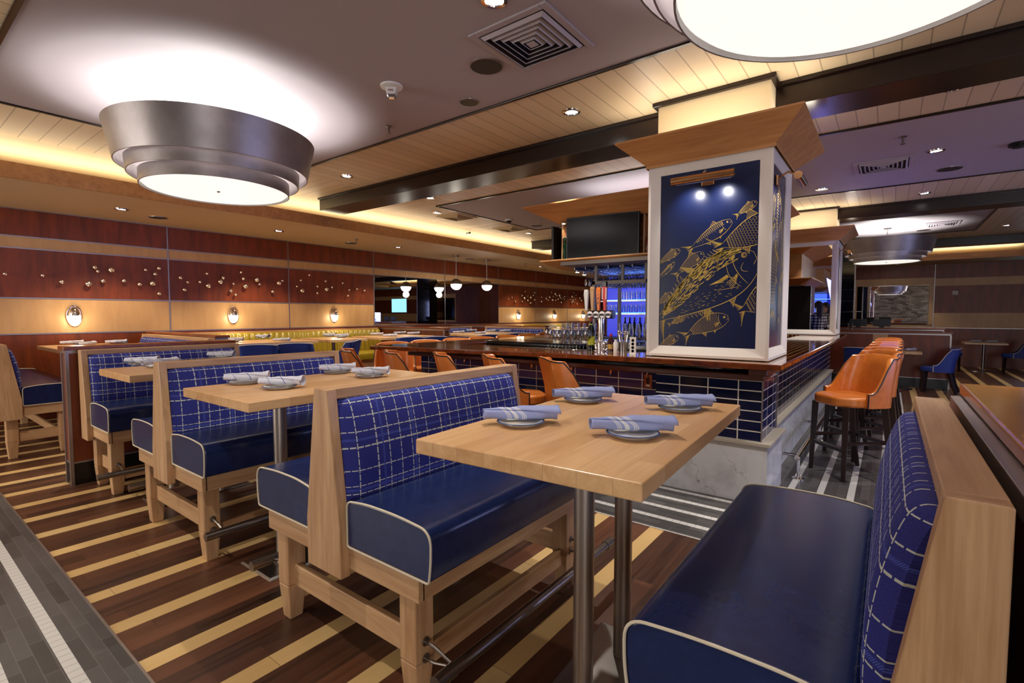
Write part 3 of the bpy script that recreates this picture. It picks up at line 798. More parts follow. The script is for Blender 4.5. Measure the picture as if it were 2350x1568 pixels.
t2 = table('second booth table from the front, set with four white napkins', (1.78, 2.80, 0), 0, 1.35, .78, px=-.14)
t3 = table('third booth table, half hidden behind the second plaid bench', (1.78, 4.46, 0), 0, 1.35, .70, px=-.14)
t4 = table('long table by the panelled wall behind the low partition, laid with flat napkins', (1.80, 7.95, 0), R(90), 2.1, .74)

# ================================================================== low partitions
def partition(label, x0, x1, y0, y1, h=1.18, n=0, over=.025, steel=True):
    t = tag(empty('low_partition', ((x0 + x1) / 2, (y0 + y1) / 2, 0)), label, 'partition', 'low wood partitions')
    a, b = (x1 - x0) / 2, (y1 - y0) / 2
    MB().box(-a, a, -b, b, .20, h - .055).build('panel', M['redpanel'], t)
    MB().box(-a - .003, a + .003, -b - .003, b + .003, 0, .19).build('kick_base', M['black'], t)
    if steel:
        MB().box(-a - .006, a + .006, -b - .006, b + .006, h - .06, h - .03).box(-a - .006, a + .006, -b - .006, b + .006, .185, .20).build('steel_band', M['trimsteel'], t)
        q = MB()
        for sx in (-1, 1):
            for sy in (-1, 1): q.box(sx * a - .012, sx * a + .012, sy * b - .012, sy * b + .012, .0, h - .06)
        q.build('corner_trim', M['trimsteel'], t)
    MB().box(-a - over, a + over, -b - over, b + over, h - .032, h).build('cap', M['walnut'], t, bevel=.006)
    return t
partition('low dark wood partition with steel trim behind the third booth bench at left', 1.045, 2.36, 5.455, 5.60)
partition('partition running from the left wall between the wall booth and the mustard banquette', 2.73, 2.86, 6.75, 9.27)
pr = partition('low partition right of the foreground bench with a broad polished wood cap', 1.06, 2.46, -.46, -.20, h=1.185, over=.0, steel=False)
for c in list(pr.children):
    if c.name.startswith('cap'): bpy.data.objects.remove(c, do_unlink=True)
M['goldwood'] = wood('polished_honey_wood', lin(140, 82, 30), lin(186, 124, 52), 'X', .16)
MB().box(-.70, .76, -.22, .112, 1.148, 1.188).build('cap', M['goldwood'], pr, bevel=.006, seg=3)
MB().box(-.712, .712, -.142, .142, 1.10, 1.145).box(-.716, -.70, -.142, .142, .0, 1.10).build('steel_band', M['trimsteel'], pr, bevel=.002)
partition('partition end with bright steel cap right of the first mustard banquette', 7.2, 7.34, 7.2, 9.27, h=1.17)
partition('dark partition end between the plaid corner booth and the far mustard banquette', 9.52, 9.66, 6.3, 9.27)
hw = partition('low partition with maple and red panels behind the row of orange stools at right', 12.62, 12.76, -.93, 1.4, h=1.10)
MB().box(-.078, -.072, -.21, .04, .20, 1.04).box(-.078, -.072, .80, 1.16, .20, 1.04).build('maple_inlay', M['maplepanel'], hw)
partition('farther low partition with polished cap in front of the far wall mirror', 14.6, 14.75, -.95, 1.6, h=1.13)

# ================================================================== banquettes
def banquette(label, x0, x1, group='mustard channel-back banquettes'):
    L = x1 - x0
    t = tag(empty('banquette', ((x0 + x1) / 2, WY - .03, 0)), label, 'banquette', group); h = L / 2
    MB().box(-h, h, -.60, 0, 0, .50).build('base', M['mapleX'], t)
    MB().prism(rpoly([(-.66, .50), (-.02, .50), (-.02, .66), (-.22, .665), (-.66, .655)], [.02, 0, 0, 0, .05], 4), 'X', -h, h).build('seat', M['mustard'], t, smooth=50)
    n = max(4, round(L / .115)); rows = []
    for i in range(n * 6 + 1):
        x = -h + L * i / (n * 6); ph = (i % 6) / 6; b = .028 * math.sin(PI * ph) ** .6
        rows.append([(x, -.03, 1.11), (x, -.06 - b, 1.115), (x, -.10 - b, 1.09), (x, -.13 - b, .95), (x, -.17 - b, .78), (x, -.18 - b, .655)])
    MB().grid(rows).build('channel_back', M['mustard'], t, smooth=60)
    MB().box(-h, h, -.05, 0, 1.10, 1.14).build('top_rail', M['mapleX'], t, bevel=.003)
    return t
banquette('mustard yellow channelled banquette along the left wall between two partitions', 2.9, 7.14)
banquette('distant mustard yellow banquette beyond the plaid corner booth', 11.0, 15.6)
# plaid corner booth against the left wall
cb = bench('long plaid booth bench against the wall beneath the wall mirror', (8.55, 8.45, 0), PI, L=1.5, double=False, rail=False, group='plaid benches of the far corner booth')
cb2 = bench('plaid bench end of the far corner booth at the partition past the globe pendants', (9.50, 7.1, 0), R(90), L=1.7, double=False, rail=False, group='plaid benches of the far corner booth')

# ================================================================== chairs
def chair(kind, label, loc, rz, group, seat_h=.72, leather_='orange', pipe='blackpipe', top=.36, leg='darkleg'):
    t = tag(empty(kind, loc, rz), label, 'stool' if seat_h > .6 else 'chair', group)
    S = seat_h
    w = .235
    sp = [(-w, -.22), (w, -.22), (w, .10), (.13, .235), (-.13, .235), (-w, .10)]
    MB().prism(rpoly(sp, [.03, .03, .05, .05, .05, .05], 4), 'Z', S - .085, S).build('seat', M[leather_], t, smooth=45, bevel=.02, seg=3)
    # wrap-around back
    path = rpoly([(.262, .03), (.262, -.245), (-.262, -.245), (-.262, .03)], [0, .14, .14, 0], 8)
    dense = []
    for a, b in zip(path, path[1:]):
        k = max(1, int(math.dist(a, b) / .03))
        for i in range(k): dense.append((a[0] + (b[0] - a[0]) * i / k, a[1] + (b[1] - a[1]) * i / k))
    dense.append(path[-1])
    rows = []; edge = []
    for (x, y) in dense:
        q = max(0.0, min(1.0, -y / .135)) ** 2.1
        zt = S + .045 + (top - .045) * q
        if q > .98: zt = S + top - .012 * (x / .2) ** 2
        sec = []
        nx = x / .262 if abs(x) > .2 else 0; 
        ny = -1 if y < -.2 else 0
        dx, dy = (.62 * nx, -1.0 * (y < -.1))
        def off(z): 
            f = (z - S) / top; return (dx * .02 * f - nx * .05 * max(0, f) * q, -.085 * max(0, f) * q)
        th = .030
        for z, o_ in ((S - .085, 0), (S - .085, 1), (S + (zt - S) * .3, 1), (S + (zt - S) * .7, 1), (zt - .01, 1), (zt, .5), (zt - .01, 0), (S + (zt - S) * .7, 0), (S + (zt - S) * .3, 0)):
            ox, oy = off(z)
            ix = -th * (1 - o_) * (1 if x > .2 else -1 if x < -.2 else x / .2) if True else 0
            iy = th * (1 - o_) if y < -.12 else 0
            sec.append((x + ix + ox, y + iy + oy, z))
        rows.append(sec); edge.append(sec[4])
    bk = MB().grid(rows, closed=True)
    n = len(rows[0]); k = len(rows); bk.f += [tuple(range(n)), tuple(reversed(range((k - 1) * n, k * n)))]
    b = bk.build('backrest', M[leather_], t, smooth=50)
    e0, e1 = rows[0], rows[-1]
    MB().tube([e0[1], e0[2]] + edge + [e1[2], e1[1]], .0055, 6).build('piping', M[pipe], b, smooth=1)
    for sx in (-1, 1):
        MB().tube([(sx * .185, .17, S - .085), (sx * .20, .185, 0)], [.034, .023], 4).build('leg', M[leg], t)
        MB().tube([(sx * .185, -.19, S - .085), (sx * .20, -.24, S * .35), (sx * .21, -.30, 0)], [.036, .032, .023], 4).build('leg', M[leg], t)
    if seat_h > .6:
        MB().box(-.18, .18, .17, .185, .25, .285).build('front_rung', M[leg], t)
        MB().box(-.165, .165, .166, .189, .283, .289).build('kick_plate', M['steel'], t)
        for sx in (-1, 1): MB().tube([(sx * .197, .17, .33), (sx * .20, -.24, .33)], .017, 4).build('side_rung', M[leg], t)
        MB().box(-.19, .19, -.262, -.24, .30, .33).build('rear_rung', M[leg], t)
    return t
st = chair('bar_stool', 'nearest orange leather bar stool at the right side of the bar', (5.36, .28, 0), R(43), 'orange bar stools', seat_h=.73)
rowR = [(6.12, .24, 42, 'second orange stool in the right-hand row, just behind the nearest'), (6.80, .24, 40, 'third orange stool in the right-hand row'), (7.48, .22, 40, 'fourth orange stool in the right-hand row'),
        (8.16, .22, 38, 'fifth orange stool in the right-hand row'), (8.85, .2, 38, 'sixth orange stool in the right-hand row, at its far end'), (9.5, .2, 36, 'last sliver of orange stool behind the right-hand row')]
for x, y, a, lb in rowR: copy_tree(st, (x, y, 0), R(a))['label'] = lb
for x, y, a, lb in ((3.72, 2.10, -130, 'orange stool at the front of the bar with the outlet plate to its right'), (3.66, 2.70, -130, 'orange stool at the bar front partly behind the centre bench back'),
    (3.59, 3.27, -130, 'orange stool at the bar front, third from the outlet plate'), (3.49, 3.88, -128, 'orange stool at the bar front beside the left corner of the bar'), (3.38, 4.48, -126, 'orange stool standing past the left corner of the bar')):
    copy_tree(st, (x, y, 0), R(a))['label'] = lb
fx = [904, 979, 1050, 1106, 1167, 1216, 1260, 1300, 1335]
for i, px_ in enumerate(fx):
    x, y = P(px_, 781 - (px_ - 904) * .055, 1.105)
    copy_tree(st, (x - .17, y - .22, 0), R(142 + i * 1.5))['label'] = ['orange stool leftmost on the far side of the bar, its whole front showing', 'second orange stool from the left on the far side of the bar', 'third orange stool from the left on the far side of the bar',
      'fourth orange stool from the left on the far side of the bar', 'fifth orange stool from the left on the far side of the bar', 'sixth orange stool from the left on the far side of the bar', 'seventh orange stool from the left on the far side of the bar',
      'eighth orange stool from the left, near the yellow labelled bottle', 'ninth orange stool from the left, behind the yellow labelled bottle'][i]
bc = chair('counter_chair', 'blue counter chair seen from behind, leftmost at the mustard banquette', (0, 0, 0), 0, 'blue counter chairs', leather_='bluevinyl', pipe='piping', top=.37)
def put(src, px_, py_, a, lb, h=1.11, first=False, d=.28):
    x, y = P(px_, py_, h); c = src if first else copy_tree(src)
    c.location = (x - d * math.cos(R(a + 90)) * -1, y + d * math.sin(R(a + 90)), 0); c.rotation_euler = (0, 0, R(a)); c['label'] = lb
put(bc, 590, 785, -25, 'blue counter chair seen from behind, leftmost at the mustard banquette', first=True)
put(bc, 676, 782, -25, 'blue counter chair seen from behind, second from the left at the mustard banquette')
put(bc, 815, 776, 38, 'blue counter chair in profile beside the orange stool past the bar corner')
put(bc, 943, 769, -28, 'blue counter chair behind the far orange stools, left of its neighbour')
put(bc, 1000, 768, -28, 'blue counter chair touching the wood partition end above the bar')
for px_, py_, lb in ((1125, 764, 'blue counter chair at the round-napkin table of the corner booth, left one'), (1189, 761, 'blue counter chair at the corner booth, right one'),
    (1265, 757, 'small blue chair back beyond the bar, first of the distant three'), (1293, 755, 'small blue chair back beyond the bar, middle of the distant three'), (1340, 753, 'small blue chair back beyond the bar, nearest the yellow labelled bottle')):
    put(bc, px_, py_, -30, lb)
lc = chair('dining_chair', 'low blue dining chair with cream piping at the table behind the orange stools', (12.15, -.72, 0), R(-20), 'low blue dining chairs', seat_h=.47, leather_='bluevinyl', pipe='piping', top=.37, leg='darkleg')
lc.rotation_euler = (0, 0, R(-8))
for x, y, a, lb in ((17.1, -2.45, -6, 'low blue dining chair cut by the right edge of the photo'), (17.0, -1.25, 176, 'dark blue dining chair in shadow left of the far table'), (11.5, .4, -110, 'black side of a low chair behind the orange stool backs')):
    copy_tree(lc, (x, y, 0), R(a))['label'] = lb

# ================================================================== more tables
def small_table(label, loc, L, Wd, h, rz=0, r=.03, group='square pedestal tables'):
    t = tag(empty('pedestal_table', loc, rz), label, 'table', group)
    MB().box(-L / 2, L / 2, -Wd / 2, Wd / 2, h - .045, h).build('tabletop', M['block'], t, bevel=.004)
    MB().tube([(0, 0, .012), (0, 0, h - .045)], r, 20).build('pole', M['steel'], t, smooth=1)
    MB().lathe([(1e-4, 0), (.27, 0), (.26, .012), (.04, .03), (1e-4, .03)], n=32).build('base', M['darksteel'], t, smooth=30)
    return t
small_table('square table at the mustard banquette behind the two leftmost blue chairs', (3.75, 7.75, 0), 1.45, .9, 1.03)
small_table('square table at the mustard banquette whose pole stands beside the profile blue chair', (5.0, 7.7, 0), .72, .95, 1.03)
small_table('square table at the mustard banquette with four white napkins, before the wood partition', (6.25, 7.6, 0), 1.25, .95, 1.03)
small_table('table of the plaid corner booth', (8.35, 7.05, 0), 1.6, 1.3, 1.03)
_a = P(1262, 756, 1.03); small_table('table at the distant mustard banquette, left one', (_a[0], _a[1], 0), 1.2, 1.3, 1.03)
_a = P(1313, 751.5, 1.03); small_table('table at the distant mustard banquette, right one', (_a[0], _a[1], 0), 1.3, 1.3, 1.03)
small_table('low square table behind the row of orange stools with one folded napkin', (12.25, -.12, 0), .55, .75, .735)
small_table('low square table in front of the dark far wall at right', (17.2, -1.9, 0), .75, .8, .735)
# ================================================================== the bar
def counterwood():
    m = Mat('striped_bar_top', rough=.07); x, y, z = m.xyz()
    a = x - 3.92; b = y - .60; c_ = y.rsub(4.72); d = (a + (y - 2.2).max(0.0) * .16).min(b).min(c_)
    s_ = d.gt(.04) * ((d / .058).fract().lt(.2))
    n = m.noise(m.vec(x * 3.0, y * 3.0, z * 3.0), 3.0, 6.0, .6, 1.0)
    dk = m.ramp(n, [(.3, lin(66, 26, 10)), (.7, lin(122, 58, 24))])
    m.set('Base Color', m.mix(s_, dk, lin(214, 160, 102))); m.set('Coat Weight', .6); m.set('Coat Roughness', .03); return m.m
M['bartop'] = counterwood()
M['apron'] = Mat('dark_red_lacquer', lin(70, 28, 16), .38).m
bar = tag(empty('bar_counter', (0, 0, 0)), 'rectangular bar with striped wood top, navy tile front and marble base', 'bar')
zt = lambda y: 1.09
ring_o = [(3.92, .60), (10.5, .60), (10.5, 4.72), (3.53, 4.72), (3.92, 2.2)]; ring_i = [(4.48, 1.22), (9.9, 1.22), (9.9, 4.16), (4.42, 4.16), (4.48, 2.2)]
vs = []
for rr in (ring_o, ring_i):
    for (x, y) in rr: vs.append((x, y, zt(y)))
for rr in (ring_o, ring_i):
    for (x, y) in rr: vs.append((x, y, zt(y) - .045))
fs = []
for i in range(5):
    j = (i + 1) % 5
    fs += [(i, j, 5 + j, 5 + i), (10 + j, 10 + i, 15 + i, 15 + j), (j, i, 10 + i, 10 + j), (5 + i, 5 + j, 15 + j, 15 + i)]
MB().add(vs, fs).build('countertop', M['bartop'], bar, bevel=.008)
MB().box(4.0, 4.25, .72, 4.62, .955, 1.0).box(4.0, 10.3, .70, .83, .99, 1.045).box(4.25, 10.3, 4.5, 4.6, .9, 1.0).build('under_rail', M['apron'], bar, bevel=.01)
MB().box(4.20, 4.26, 1.57, 4.60, .47, .955).build('tile_front', M['tile_recess'], bar)
MB().box(4.10, 4.70, .752, 1.572, .48, 1.0).build('pilaster', M['tile_front'], bar)
bpy.data.objects['pilaster'].data.materials.append(M['tile_side'])
for p_ in bpy.data.objects['pilaster'].data.polygons:
    if abs(p_.normal.y) > .5: p_.material_index = 1
MB().box(4.70, 10.3, .82, .9, .47, .99).build('tile_side', M['tile_side'], bar)
MB().box(4.26, 10.3, 4.45, 4.60, .0, .955).box(10.2, 10.3, .9, 4.5, 0, .99).build('rear_front', M['tile_side'], bar)
MB().box(4.075, 4.72, .70, 1.60, 0, .455).box(4.17, 4.30, 1.60, 4.62, 0, .455).box(4.72, 10.32, .79, .9, 0, .455).build('marble_base', M['marble'], bar)
M['ledge'] = Mat('grey_stone_ledge', lin(176, 168, 154), .35).m
MB().box(4.05, 4.735, .675, 1.62, .455, .48).box(4.15, 4.30, 1.62, 4.64, .455, .48).box(4.735, 10.33, .765, .9, .455, .48).build('stone_ledge', M['ledge'], bar, bevel=.003)
q = MB(); 
for z in (.515, .555): pass
for _x in (4.094, 4.70): MB().box(_x, _x + .008, .742, .752, .48, .98).build('corner_trim', M['trimsteel'], bar)
MB().box(4.48, 9.9, 1.22, 4.16, .0, .06).build('floor_mat', M['black'], bar)
q = MB()
for y in (1.95, 2.35, 2.8, 3.2, 3.7, 4.2): q.box(4.005, 4.02, y - .008, y + .008, .93, .955).tube([(4.012, y, .935), (4.0, y, .915), (3.985, y, .93)], .004, 6)
q.build('purse_hook', M['chrome'], bar)
# foot rail on the right side
fr = MB().tube([(4.85, .60, .21), (10.2, .60, .21)], .022, 14).build('foot_rail', M['chrome'], bar, smooth=1)
for x in (4.95, 6.6, 8.2, 9.8):
    MB().lathe([(1e-4, .0), (.05, .0), (.05, .008), (.012, .016), (.012, .19), (1e-4, .19)], (x, .60, .004), 16).tube([(x, .60, .21), (x, .79, .21)], .012, 10).build('rail_post', M['chrome'], fr, smooth=1)
# outlet
o = MB().box(-.012, 0, -.038, .038, -.062, .062).build('outlet_plate', Mat('copper_plate', lin(150, 92, 66), .3, .7).m, bevel=.004)
o.location = (4.198, 1.68, .86); tag(o, 'copper coloured outlet plate on the navy tiles under the bar edge', 'outlet')
MB().box(-.022, -.012, -.012, .012, -.02, .03).build('socket', M['black'], o, bevel=.003)
MB().box(-.0135, -.012, -.018, .018, -.045, -.03).build('sticker', M['white'], o)
MB().tube([(-.02, .006, .03), (-.026, .004, .06), (-.02, 0, .085)], .006, 8).build('hook', M['chrome'], o, smooth=1)

# ================================================================== clad columns
def column(x, name_label, front, back, side):
    t = tag(empty('column', (x, 1.195, 0)), name_label, 'column', 'square columns standing on the bar')
    X0, X1, Y0, Y1, z0, z1 = -.0, .84, -.475, .475, 1.097, 2.70
    d = .045
    MB().box(X0 + d, X1 - d, Y0 + d, Y1 - d, z0, z1).build('core', M['frame'], t)
    fw = .095
    def face(ax, at, s, a0, a1, panel, nm):
        "sloped picture frame; ax normal axis, outward sign s"
        def pt(u, z, dd):
            return (at - s * dd, u, z) if ax == 'X' else (u, at - s * dd, z)
        o_ = [(a0, z0), (a1, z0), (a1, z1), (a0, z1)]; i_ = [(a0 + fw, z0 + fw * .9), (a1 - fw, z0 + fw * .9), (a1 - fw, z1 - fw), (a0 + fw, z1 - fw)]
        q = MB(); vs = [pt(u, z, 0) for u, z in o_] + [pt(u, z, 0) for u, z in [(a0 + .02, z0 + .02), (a1 - .02, z0 + .02), (a1 - .02, z1 - .02), (a0 + .02, z1 - .02)]] + [pt(u, z, .028) for u, z in i_] + [pt(u, z, d + .002) for u, z in i_]
        fs = [(k * 4 + i, k * 4 + (i + 1) % 4, k * 4 + 4 + (i + 1) % 4, k * 4 + 4 + i) for k in range(3) for i in range(4)]
        q.add(vs, fs)
        f = q.build('picture_frame', M['frame'], t)
        pn = MB(); dd = .036
        pn.add([pt(u, z, dd) for u, z in i_], [(0, 1, 2, 3)])
        pn.build(nm, panel, t)
    face('X', X0, -1, Y0, Y1, front[0], front[1]); face('X', X1, 1, Y0, Y1, back[0], back[1])
    face('Y', Y0, -1, X0, X1, side[0], side[1]); face('Y', Y1, 1, X0, X1, side[0], side[1])
    # flared maple crown
    o = .215
    def ringq(r0, za, r1, zb): 
        A = [(X0 - r0, Y0 - r0), (X1 + r0, Y0 - r0), (X1 + r0, Y1 + r0), (X0 - r0, Y1 + r0)]; B = [(X0 - r1, Y0 - r1), (X1 + r1, Y0 - r1), (X1 + r1, Y1 + r1), (X0 - r1, Y1 + r1)]
        return [(a, b, za) for a, b in A] + [(a, b, zb) for a, b in B], [(i, (i + 1) % 4, 4 + (i + 1) % 4, 4 + i) for i in range(4)]
    MB().add(*ringq(.018, z1 - .005, o, 2.86)).add(*ringq(o, 2.86, o, 2.875)).add(*ringq(.018, z1 - .03, .018, z1 - .005)).build('crown', M['crown'], t)
    MB().box(X0 - o + .01, X1 + o - .01, Y0 - o + .01, Y1 + o - .01, 2.855, 2.872).build('crown_top', M['crown'], t)
    for (lx, ly, sx_, sy_) in ((-.06, 0, .08, .8), (.42, -.6, .8, .08), (.42, .6, .8, .08), (.9, 0, .08, .8)):
        light('crown_uplight', 'AREA', (x + lx, 1.195 + ly, 2.885), 2.2, (1, .90, .74), sx=sx_, sy=sy_, rot=(R(180), 0, 0))
    MB().box(.13, .71, -.42, .45, 2.87, ZC).build('upper_shaft', M['cream'], t)
    MB().box(.09, .75, -.46, .49, ZC - .035, ZC).build('top_moulding', M['espresso'], t, bevel=.006)
    return t
c1 = column(4.115, 'large white framed column with a navy fish mural, standing on the bar corner', (M['mural'], 'fish_mural'), (M['mirror'], 'mirror_panel'), (M['mural'], 'fish_mural'))
c2 = column(9.90, 'second column farther along the bar, its near face a tall framed mirror', (M['mirror'], 'mirror_panel'), (M['mural'], 'fish_mural'), (M['mural'], 'fish_mural'))

# gold fish: strokes drawn on the mural plane, (u, z) in metres with u to the right
def strokes_mesh(lines, to3, clip):
    q = MB()
    for pts, wd in lines:
        k = len(pts)
        if k < 2: continue
        run = []
        def flush():
            if len(run) < 2: return
            n0 = len(q.v); 
            for i, (p, w_) in enumerate(run):
                a = run[max(i - 1, 0)][0]; b = run[min(i + 1, len(run) - 1)][0]; dx, dy = b[0] - a[0], b[1] - a[1]; l = math.hypot(dx, dy) or 1
                nx, ny = -dy / l * w_ / 2, dx / l * w_ / 2
                q.v.append(to3(p[0] + nx, p[1] + ny)); q.v.append(to3(p[0] - nx, p[1] - ny))
            for i in range(len(run) - 1): q.f.append((n0 + 2 * i, n0 + 2 * i + 1, n0 + 2 * i + 3, n0 + 2 * i + 2))
        for i, p in enumerate(pts):
            w_ = wd * (0.35 + 0.65 * math.sin(PI * (i + .5) / k))
            if clip[0] < p[0] < clip[1] and clip[2] < p[1] < clip[3]: run.append((p, w_))
            else: flush(); run = []
        flush()
    return q
def fish(nose, mid, tail, H, kind, rr, flip=1):
    "returns strokes; nose, mid, tail in the plane; H body depth; kind: scales, stripes, tuna"
    B = lambda t: ((1 - t) ** 2 * nose[0] + 2 * t * (1 - t) * mid[0] + t * t * tail[0], (1 - t) ** 2 * nose[1] + 2 * t * (1 - t) * mid[1] + t * t * tail[1])
    def fr(t):
        a = B(max(0, t - .01)); b = B(min(1, t + .01)); l = math.hypot(b[0] - a[0], b[1] - a[1]) or 1
        return (b[0] - a[0]) / l, (b[1] - a[1]) / l
    hw = lambda t: H / 2 * max(.0, (math.sin(PI * min(1, t * .94 + .03) ** .78)) ** .85 * (1 - .1 * t) + .075 * t)
    def at(t, s):
        p = B(t); d = fr(t); h = hw(t) * s
        return (p[0] + d[1] * h * flip, p[1] - d[0] * h * flip)
    L = math.dist(nose, tail); lw = max(.0016, min(.0034, H * .018)); S = []
    for s in (1, -1): S.append(([at(i / 40, s) for i in range(41)], lw * 1.5))
    S.append(([at(.005, s / 8) for s in range(-8, 9)], lw))
    # tail fin
    d = fr(1); p = B(1); n = (d[1] * flip, -d[0] * flip)
    for s in (1, -1):
        for j in range(9):
            a = j / 8; e = H * (.44 * a + .05); f_ = L * (.16 + .09 * a * a) * (1 if L < .6 else .6)
            S.append(([(p[0] + n[0] * hw(1) * s * (1 - k_ / 5) + d[0] * f_ * k_ / 5 + n[0] * s * e * (k_ / 5) ** 1.3, p[1] + n[1] * hw(1) * s * (1 - k_ / 5) + d[1] * f_ * k_ / 5 + n[1] * s * e * (k_ / 5) ** 1.3) for k_ in range(6)], lw * (1.3 if j in (0, 8) else .7)))
    # fins
    def fin(t, s, ln, hgt, lean, nr=7):
        for j in range(nr):
            a = at(t + ln * j / (nr - 1), s); dd = fr(t); m_ = (dd[1] * s * flip, -dd[0] * s * flip); hh = hgt * (1 - .75 * j / (nr - 1))
            b = (a[0] + m_[0] * hh + dd[0] * hh * lean, a[1] + m_[1] * hh + dd[1] * hh * lean)
            S.append(([a, ((a[0] + b[0]) / 2 + dd[0] * .004, (a[1] + b[1]) / 2), b], lw * (1.4 if j == 0 else .8)))
    big = kind == 'tuna'
    fin(.30, 1, .16 if not big else .2, H * (.30 if not big else .12), .5); fin(.62, -1, .10, H * .22, .7); fin(.36, -1, .06, H * .16, 1.0, 5)
    if big:
        fin(.55, 1, .05, H * .20, 1.2, 9); fin(.62, -1, .05, H * .20, 1.0, 9)
        for j in range(8):
            for s in (1, -1): a = at(.68 + .035 * j, s); b = at(.69 + .035 * j, s * 1.35); c_ = at(.70 + .035 * j, s); S.append(([a, b, c_], lw))
    # eye, gill, mouth
    e = at(.09 if not big else .10, .34 if not big else .55); er = H * (.055 if not big else .05)
    for r_ in (er, er * .55): S.append(([(e[0] + r_ * math.cos(a), e[1] + r_ * math.sin(a)) for a in [i * PI / 8 for i in range(17)]], lw * 1.3))
    S.append(([at(.20 + .035 * math.cos(PI * i / 12 - PI / 2), -.9 + 1.7 * i / 12) for i in range(13)], lw * 1.1))
    S.append(([at(.01 + .05 * i / 5, -.1 - .25 * i / 5) for i in range(6)], lw))
    S.append(([at(.24 + .12 * i / 6, -.25 - .12 * math.sin(i)) for i in range(7)], lw))
    for j in range(6): S.append(([at(.24, -.2), at(.30, -.28 - .05 * j), at(.37, -.3 - .07 * j)], lw * .8))
    if kind == 'scales':
        nt = max(8, int(L / H * 8))
        for j in range(nt):
            for k in range(-4, 5):
                t0 = .25 + .70 * j / nt; s0 = k / 4.6 + (.11 if j % 2 else 0)
                if abs(s0) < .95: S.append(([at(t0, s0 - .1), at(t0 + .35 / nt, s0 - .04), at(t0 + .42 / nt, s0), at(t0 + .35 / nt, s0 + .04), at(t0, s0 + .1)], lw * .55))
    if kind == 'stripes':
        for j in range(17):
            t0 = .20 + .72 * j / 17
            S.append(([at(t0 + .012 * math.sin(i * 1.7), .98 - .85 * i / 7) for i in range(8)], lw * 1.5))
        for j in range(40): t0 = .25 + .6 * rr.random(); s0 = -.7 * rr.random(); S.append(([at(t0, s0), at(t0 + .01, s0)], lw * .5))
    if big:
        for j in range(520):
            t0 = .10 + .86 * rr.random(); s0 = 1 - (rr.random() ** 1.6) * (.62 + .7 * t0 * t0)
            if t0 < .16 and s0 < .75: continue
            ln = .012 + .02 * rr.random()
            S.append(([at(t0, s0), at(t0 + ln, s0 - .012), at(t0 + 2 * ln, s0 - .03)], lw * 1.25))
        for j in range(70):
            t0 = .25 + .6 * rr.random(); s0 = -.2 - .65 * rr.random(); S.append(([at(t0, s0), at(t0 + .02, s0 + .01)], lw * .55))
        S.append(([at(.27 + .04 * math.sin(PI * i / 10) * 1.2, .55 - 1.35 * i / 10) for i in range(11)], lw))
        S.append(([at(.14 + .05 * math.sin(PI * i / 8), .12 - .55 * i / 8) for i in range(9)], lw))
        for j in range(12): S.append(([at(.33, -.02 - .01 * j), at(.42, -.05 - .012 * j), at(.52 - .012 * j, -.02 - .02 * j)], lw))
        S.append(([at(.40 + .1 * math.cos(PI * i / 12), -.28 - .5 * i / 12) for i in range(13)], lw * .8))
    return S
XM = 4.115 + .036
def mp(zx, zy):
    "a mark on the photographed mural, in the crop it was measured in, to metres on the panel"
    p = PX(1480 + zx / 3.016, 340 + zy / 3.016, XM); return (-p[1], p[2])
fishes = [((776, 372), (715, 405), (650, 455), 48, 'scales'), ((600, 503), (475, 588), (335, 682), 95, 'stripes'), ((960, 450), (745, 590), (548, 672), 190, 'scales'), ((243, 706), (190, 725), (100, 800), 52, 'scales'),
    ((205, 788), (170, 840), (90, 900), 34, 'stripes'), ((408, 730), (330, 770), (235, 862), 78, 'scales'), ((778, 760), (480, 905), (128, 1165), 330, 'tuna'), ((188, 1003), (150, 1030), (80, 1085), 46, 'scales'),
    ((960, 950), (850, 1040), (690, 1112), 200, 'scales'), ((282, 1172), (240, 1185), (180, 1215), 38, 'scales'), ((578, 1178), (440, 1200), (308, 1283), 118, 'scales'), ((232, 1306), (180, 1325), (90, 1385), 58, 'scales')]
fm = [c for c in c1.children if c.name.startswith('fish_mural')]
pan = fm[0]; ins = (-(1.67 - .095) + .003, -(.72 + .095) - .003, 1.097 + .0855 + .003, 2.605 - .003)
rr = random.Random(3)
inv = Vector((4.115, 1.195, 0))
for a, b, c_, H, kd in fishes:
    A, B_, C_ = mp(*a), mp(*b), mp(*c_); Hm = H / 3.016 * (mp(400, 700)[1] - mp(400, 800)[1]) / (100 / 3.016)
    q = strokes_mesh(fish(A, B_, C_, Hm, kd, rr, flip=1), lambda u, z: (XM - .0015 - inv.x, -u - inv.y, z), ins)
    q.build('gold_fish_drawing', M['gold'], pan)
# the narrow side mural
side = [c for c in fm if abs(c.data.vertices[0].co.y) > .4 and c.data.vertices[0].co.y < 0][0]
for (x, z, L_, H_, a, kd) in ((4.62, 2.28, .62, .16, 80, 'stripes'), (4.42, 2.30, .3, .09, 75, 'scales'), (4.85, 2.1, .55, .2, 84, 'scales'), (4.45, 1.85, .72, .30, 86, 'scales'), (4.75, 1.6, .34, .1, 78, 'scales')):
    d = (math.cos(R(a)), math.sin(R(a))); A = (x + d[0] * L_ / 2, z + d[1] * L_ / 2); C_ = (x - d[0] * L_ / 2, z - d[1] * L_ / 2); B_ = (x - .05, z)
    q = strokes_mesh(fish(A, B_, C_, H_, kd, rr), lambda u, z: (u - inv.x, .72 + .0345 - inv.y, z), (4.215, 4.855, 1.19, 2.6)); q.build('gold_fish_drawing', M['gold'], side)
